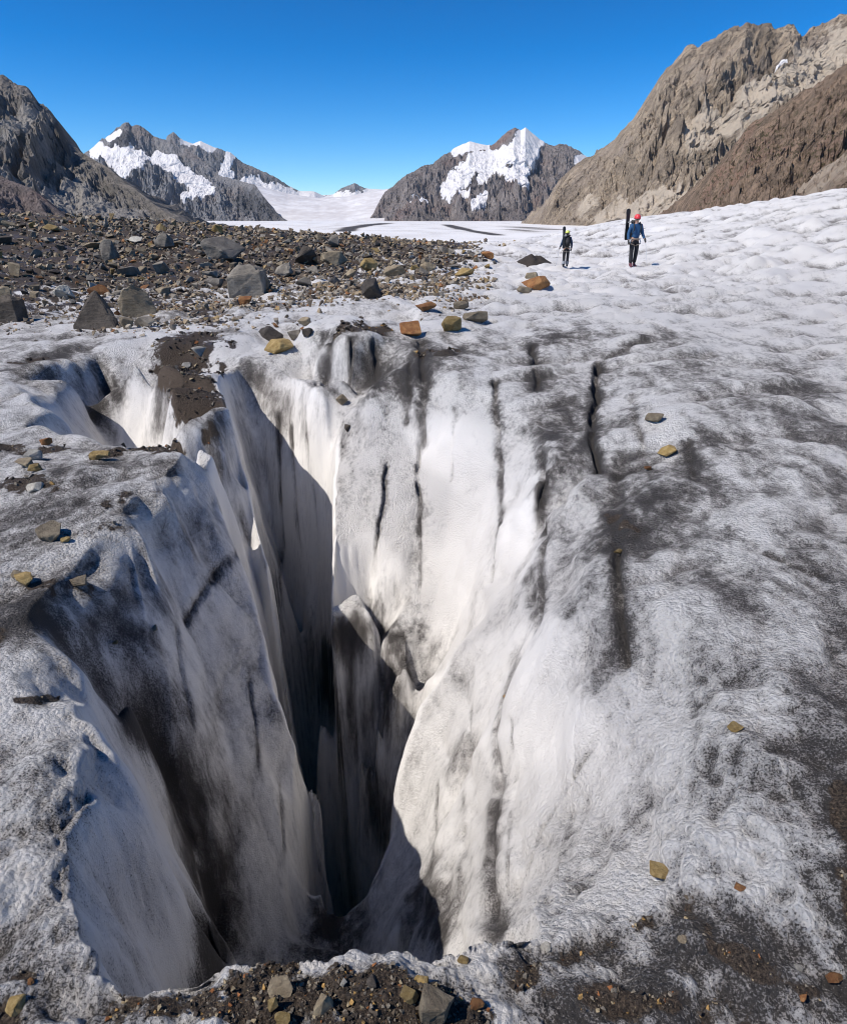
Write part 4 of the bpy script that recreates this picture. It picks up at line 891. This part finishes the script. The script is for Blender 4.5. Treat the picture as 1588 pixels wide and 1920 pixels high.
M = NT('wet_soil'); n_ = M.noise(M.pos(), 40, 5, .75); M.put(M.b.inputs['Base Color'], M.mix(M.mr(n_, .35, .7), (.014, .011, .009), (.07, .052, .04))); M.b.inputs['Roughness'].default_value = .9
M.put(M.b.inputs['Normal'], M.bump(n_, 1, .03)); SOILM = M.m
mound(1003, 492, 66, 10, 1, 'black debris cone on white ice near the hiker seen from behind')
mound(836, 664, 60, 10, 2, 'dark brown debris mound on the crevasse brink below the upright yellow slab')
#@@PEOPLE
# ------------------------------------------------------------------ hikers
def plain(name, c, rough=.7, var=.25, scale=30):
    M = NT(name); n_ = M.noise(M.n('ShaderNodeTexCoord').outputs['Object'], scale, 4, .6)
    M.put(M.b.inputs['Base Color'], M.mix(n_, tuple(x * (1 - var) for x in c), tuple(x * (1 + var) for x in c))); M.b.inputs['Roughness'].default_value = rough; return M.m
PM = {k: plain(k, *v) for k, v in {'skin': ((.45, .26, .18), .55), 'jacket_blue': ((.016, .075, .18), .7), 'jacket_dark_blue': ((.012, .035, .085), .7), 'trouser_black': ((.014, .014, .017), .8), 'helmet_red': ((.75, .05, .06), .35), 'helmet_yellow': ((.62, .68, .12), .35), 'black_plastic': ((.01, .01, .012), .4),
     'pack_black': ((.018, .018, .022), .8), 'boot_maroon': ((.11, .03, .04), .7), 'glove_black': ((.02, .02, .022), .8), 'gaiter_grey': ((.25, .26, .28), .8), 'metal': ((.55, .56, .58), .35), 'harness_grey': ((.22, .18, .15), .7), 'strap_white': ((.6, .6, .6), .7)}.items()}
def skin(name, V, E, rad, mat, parent, root=0, lv=2):
    me = bpy.data.meshes.new(name); me.from_pydata(V, E, []); me.update()
    o = bpy.data.objects.new(name, me); scene.collection.objects.link(o)
    mo = o.modifiers.new('s', 'SKIN'); mo.use_smooth_shade = True
    o.modifiers.new('d', 'SUBSURF').levels = lv
    for k, sv in enumerate(me.skin_vertices[0].data):
        r_ = rad[k]; sv.radius = (r_, r_) if not isinstance(r_, tuple) else r_; sv.use_root = (k == root)
    dg = bpy.context.evaluated_depsgraph_get(); m2 = bpy.data.meshes.new_from_object(o.evaluated_get(dg))
    bpy.data.objects.remove(o); m2.name = name
    for p_ in m2.polygons: p_.use_smooth = True
    m2.materials.clear(); m2.materials.append(mat)
    return link(name, m2, None, parent)
def hand(V, E, Rr, w, dirv, side, k, inflate=0):
    """palm and five curled fingers hanging from wrist vertex index k"""
    w = Vector(w); d_ = Vector(dirv).normalized(); sx = Vector((0, 1, 0)); pl = len(V); V.append(tuple(w + d_ * .05)); E.append((k, pl)); Rr.append((.022 + inflate, .036 + inflate))
    kn = len(V); V.append(tuple(w + d_ * .085)); E.append((pl, kn)); Rr.append((.018 + inflate, .034 + inflate))
    inn = Vector((-side, 0, 0))
    for q_, (off, ln) in enumerate(((-.03, .065), (-.01, .075), (.01, .07), (.03, .055))):
        a = len(V); V.append(tuple(w + d_ * (.085 + ln * .5) + sx * off + inn * .012)); E.append((kn, a)); Rr.append(.009 + inflate)
        b = len(V); V.append(tuple(w + d_ * (.085 + ln * .75) + sx * off + inn * .036)); E.append((a, b)); Rr.append(.008 + inflate)
    a = len(V); V.append(tuple(w + d_ * .06 + sx * -.045 + inn * .012)); E.append((pl, a)); Rr.append(.010 + inflate)
    b = len(V); V.append(tuple(w + d_ * .09 + sx * -.05 + inn * .03)); E.append((a, b)); Rr.append(.009 + inflate)
def lathe(name, prof, mat, parent, loc=(0, 0, 0), n=20, rot=None):
    V = [(r_ * math.cos(2 * math.pi * j / n), r_ * math.sin(2 * math.pi * j / n), z) for r_, z in prof for j in range(n)]
    Fq = [(i * n + j, i * n + (j + 1) % n, (i + 1) * n + (j + 1) % n, (i + 1) * n + j) for i in range(len(prof) - 1) for j in range(n)]
    me = mesh_from(name, V, Fq); o = link(name, me, mat, parent); o.location = loc
    if rot: o.rotation_euler = rot
    return o
def rbox(name, size, mat, parent, loc, bev=.04, rot=(0, 0, 0), taper=1.0):
    bm = bmesh.new(); bmesh.ops.create_cube(bm, size=1)
    for v in bm.verts:
        f = taper if v.co.z > 0 else 1; v.co = Vector((v.co.x * size[0] * f, v.co.y * size[1] * f, v.co.z * size[2]))
    bmesh.ops.bevel(bm, geom=list(bm.edges), offset=bev, segments=3, affect='EDGES')
    me = bpy.data.meshes.new(name); bm.to_mesh(me); bm.free()
    for p_ in me.polygons: p_.use_smooth = True
    o = link(name, me, mat, parent); o.location = loc; o.rotation_euler = rot; return o
def tube(name, pts_, rads, mat, parent, n=8):
    V, Fq = [], []
    for k, (p_, r_) in enumerate(zip(pts_, rads)):
        p_ = Vector(p_); dv = (Vector(pts_[min(k + 1, len(pts_) - 1)]) - Vector(pts_[max(k - 1, 0)])).normalized(); a = dv.orthogonal().normalized(); b = dv.cross(a)
        V += [tuple(p_ + (a * math.cos(2 * math.pi * j / n) + b * math.sin(2 * math.pi * j / n)) * r_) for j in range(n)]
    for k in range(len(pts_) - 1):
        for j in range(n): Fq.append((k * n + j, k * n + (j + 1) % n, (k + 1) * n + (j + 1) % n, (k + 1) * n + j))
    return link(name, mesh_from(name, V, Fq), mat, parent)
def empty(name, loc, rz=0, sc=1):
    o = bpy.data.objects.new(name, None); scene.collection.objects.link(o); o.location = loc; o.rotation_euler = (0, 0, rz); o.scale = (sc,) * 3; return o
def hiker(u, v, px_h, rz, jac, tro, hel, boot, lab, away):
    h = hit(u, v); ht = px_h * math.hypot(h[1], h[0]) * 1.0 / (F * 1.166)
    t = empty('person', (h[0], h[1], h[2] - .02), rz, ht / 1.83)
    stride = .10
    S_ = lambda s_: (s_ * .185, .0, 1.45)
    el = {-1: (-.26, .03, 1.17), 1: (.27, .02, 1.18)}; wr = {-1: (-.27, -.06, .93), 1: (.33, -.12, .98)}
    hp = lambda s_: (s_ * .095, 0, .93)
    kn = {-1: (-.105, -.05, .51), 1: (.10, .0, .50)}; an = {-1: (-.11, .0 - stride, .10), 1: (.105, .0 + stride, .10)}; to = {-1: (-.125, -.17 - stride, .04), 1: (.12, -.15 + stride, .04)}
    # body: one surface from pelvis to head, hands and feet
    V = [(0, 0, .95), (0, 0, 1.15), (0, 0, 1.38), (0, 0, 1.50), (0, -.01, 1.57), (0, -.02, 1.66), (0, -.015, 1.74), (0, -.115, 1.65), (.083, 0, 1.66), (-.083, 0, 1.66)]
    E = [(0, 1), (1, 2), (2, 3), (3, 4), (4, 5), (5, 6), (5, 7), (5, 8), (5, 9)]
    Rr = [(.13, .10), (.12, .09), (.14, .10), .07, .055, (.075, .09), (.06, .075), .014, .014, .014]
    for s_ in (-1, 1):
        a = len(V); V += [S_(s_), el[s_], wr[s_]]; E += [(2, a), (a, a + 1), (a + 1, a + 2)]; Rr += [.06, .042, .03]
        hand(V, E, Rr, wr[s_], Vector(wr[s_]) - Vector(el[s_]), s_, a + 2)
        b = len(V); V += [hp(s_), kn[s_], an[s_], to[s_]]; E += [(0, b), (b, b + 1), (b + 1, b + 2), (b + 2, b + 3)]; Rr += [.09, .06, .042, .035]
    skin('body', V, E, Rr, PM['skin'], t)
    V = [(0, 0, .96), (0, 0, 1.15), (0, 0, 1.38), (0, 0, 1.51)]; E = [(0, 1), (1, 2), (2, 3)]; Rr = [(.165, .125), (.16, .12), (.185, .13), .075]
    for s_ in (-1, 1):
        a = len(V); V += [S_(s_), el[s_], tuple(Vector(wr[s_]) * .92 + Vector(el[s_]) * .08)]; E += [(2, a), (a, a + 1), (a + 1, a + 2)]; Rr += [.085, .062, .046]
    j = skin('jacket', V, E, Rr, PM[jac], t)
    tube('collar', [(.06 * math.cos(a), .055 * math.sin(a) - .005, 1.535) for a in np.linspace(0, 6.283, 13)], [.014] * 13, PM[jac], j)
    V = [(0, 0, 1.0), (0, 0, .93)]; E = [(0, 1)]; Rr = [(.145, .11), (.15, .115)]
    for s_ in (-1, 1):
        b = len(V); V += [hp(s_), kn[s_], tuple(Vector(an[s_]) + Vector((0, 0, .03)))]; E += [(1, b), (b, b + 1), (b + 1, b + 2)]; Rr += [.105, .078, .072]
    skin('trousers', V, E, Rr, PM[tro], t, root=1)
    for s_ in (-1, 1):
        skin('boot', [tuple(Vector(an[s_]) + Vector((0, .01, .08))), tuple(Vector(an[s_]) + Vector((0, .0, -.02))), to[s_], tuple(Vector(to[s_]) + Vector((0, -.06, 0)))], [(0, 1), (1, 2), (2, 3)], [.062, .062, .045, .035], PM[boot], t)
        V, E, Rr = [tuple(Vector(wr[s_]) + Vector((0, 0, .04)))], [], [.042]
        hand(V, E, Rr, wr[s_], Vector(wr[s_]) - Vector(el[s_]), s_, 0, .006); skin('glove', V, E, Rr, PM['glove_black'], t, lv=1)
        if away: tube('gaiter', [tuple(Vector(an[s_]) + Vector((0, 0, .05))), tuple(Vector(an[s_]) * .5 + Vector(kn[s_]) * .5)], [.08, .085], PM['gaiter_grey'], t, 14)
    hm = lathe('helmet', [(.118, 0), (.124, .02), (.122, .06), (.108, .10), (.08, .135), (.04, .152), (.001, .156)], PM[hel], t, (0, -.01, 1.685), 24, (R(6), 0, 0)); hm.scale = (.95, 1.12, 1)
    tube('helmet_rim', [(.12 * math.cos(a), .12 * math.sin(a), .004) for a in np.linspace(0, 6.283, 25)], [.009] * 25, PM['black_plastic'], hm)
    rbox('sunglasses', (.15, .03, .045), PM['black_plastic'], t, (0, -.108, 1.672), .012)
    be_ = tube('harness', [(.175 * math.cos(a), .135 * math.sin(a), .99) for a in np.linspace(0, 6.283, 25)], [.022] * 25, PM['harness_grey'], t)
    for s_ in (-1, 1):
        tube('leg_loop', [(s_ * .1 + .118 * math.cos(a), .115 * math.sin(a) - .01, .80 + .04 * math.cos(a) * s_) for a in np.linspace(0, 6.283, 21)], [.014] * 21, PM['harness_grey'], be_)
        tube('gear_sling', [(s_ * .17, -.05, .98), (s_ * .2, -.06, .9), (s_ * .18, -.05, .82)], [.012, .022, .012], PM['metal'], be_)
    tag(t, lab, 'person')
    return t, h, ht / 1.83, wr
def local(t, sc, rz, p_):
    c, s_ = math.cos(rz), math.sin(rz); return Vector((p_[0] * c - p_[1] * s_, p_[0] * s_ + p_[1] * c, p_[2])) * sc + t.location
def gear(t, sc, rz, wr, side_ski, pole_side, who):
    p = empty('backpack', local(t, sc, rz, (0, .20, 1.0)), rz, sc)
    pb = rbox('pack_body', (.32, .2, .56), PM['pack_black'], p, (0, .03, .28), .06, (R(-4), 0, 0), .9)
    rbox('top_lid', (.29, .2, .12), PM['pack_black'], p, (0, .03, .58), .045)
    rbox('front_pocket', (.22, .06, .3), PM['pack_black'], p, (0, .145, .24), .025)
    for s_ in (-1, 1):
        tube('shoulder_strap', [(s_ * .1, -.08, .50), (s_ * .125, -.2, .56), (s_ * .13, -.325, .46), (s_ * .13, -.345, .3), (s_ * .165, -.24, .14), (s_ * .17, -.08, .1)], [.02, .026, .026, .022, .014, .014], PM['pack_black'], p)
    tag(p, 'black rucksack on the back of the %s' % who, 'backpack')
    k = empty('ski', local(t, sc, rz, (side_ski * .20, .34, .95)), rz, sc)
    bm = []
    Vb = []
    prof = [(.055, 0), (.07, .06), (.066, .35), (.06, .62), (.066, .85), (.078, .95), (.075, 1.02), (.05, 1.07), (.001, 1.085)]
    for w_, z in prof:
        for dx, dy in ((-1, -1), (1, -1), (1, 1), (-1, 1)): Vb.append((dx * w_, dy * .022 - .03 * max(0, z - .9) , z))
    Fq = [(i * 4 + j, i * 4 + (j + 1) % 4, (i + 1) * 4 + (j + 1) % 4, (i + 1) * 4 + j) for i in range(len(prof) - 1) for j in range(4)] + [(0, 3, 2, 1)]
    me = mesh_from('ski_blade', Vb, Fq, False); o = link('ski_blade', me, PM['black_plastic'], k); o.rotation_euler = (0, R(2 * side_ski), 0)
    o2 = rbox('strap', (.15, .06, .03), PM['strap_white'], k, (side_ski * -.05, 0, .62), .008, (0, R(2 * side_ski), 0)); rbox('strap', (.16, .06, .03), PM['pack_black'], k, (side_ski * -.02, 0, .28), .008)
    tag(k, 'black ski strapped upright to the rucksack of the %s' % who, 'ski')
    s_ = pole_side; a = local(t, sc, rz, (wr[s_][0] + s_ * .015, wr[s_][1] - .03, wr[s_][2] - .02)); fx = local(t, sc, rz, (wr[s_][0] + s_ * .16, wr[s_][1] - .12, 0)); fx.z = height(fx.x, fx.y)
    q = empty('trekking_pole', fx, 0, 1); dv = a - fx
    tube('shaft', [(0, 0, 0), tuple(dv * .5), tuple(dv * .98)], [.006, .009, .011], PM['metal'], q); tube('grip', [tuple(dv * .95), tuple(dv * 1.0), tuple(dv * 1.08)], [.016, .019, .02], PM['black_plastic'], q)
    bk = dv * .06; tube('basket', [tuple(bk), tuple(bk + dv.normalized() * .012)], [.035, .035], PM['black_plastic'], q)
    tag(q, 'thin trekking pole planted by the %s' % who, 'trekking pole')
rz1, rz2 = R(6), R(176)
t1, h1, sc1, wr1 = hiker(1184, 500, 95, rz1, 'jacket_blue', 'trouser_black', 'helmet_red', 'boot_maroon', 'hiker in blue shirt, black trousers and red helmet walking towards the crevasse', False)
gear(t1, sc1, rz1, wr1, -1, 1, 'hiker in the red helmet')
t2, h2, sc2, wr2 = hiker(1059, 500, 68, rz2, 'jacket_dark_blue', 'trouser_black', 'helmet_yellow', 'black_plastic', 'hiker in yellow helmet seen from behind walking away with a black rucksack', True)
gear(t2, sc2, rz2, wr2, 1, 1, 'hiker in the yellow helmet')

#@@HAZE
# ------------------------------------------------------------------ thin mountain air
bm = bmesh.new(); bmesh.ops.create_cube(bm, size=1)
for v in bm.verts: v.co = Vector((v.co.x * 36000, v.co.y * 36000, -1000 if v.co.z < 0 else 1350))
hme = bpy.data.meshes.new('haze'); bm.to_mesh(hme); bm.free()
hm_ = bpy.data.materials.new('haze'); hm_.use_nodes = True; hm_.node_tree.nodes.clear()
ho = hm_.node_tree.nodes.new('ShaderNodeOutputMaterial'); pv = hm_.node_tree.nodes.new('ShaderNodeVolumePrincipled')
pv.inputs['Color'].default_value = (.72, .85, 1, 1); pv.inputs['Density'].default_value = 1.1e-5
hm_.node_tree.links.new(pv.outputs[0], ho.inputs['Volume'])
tag(link('haze', hme, hm_), kind='stuff')
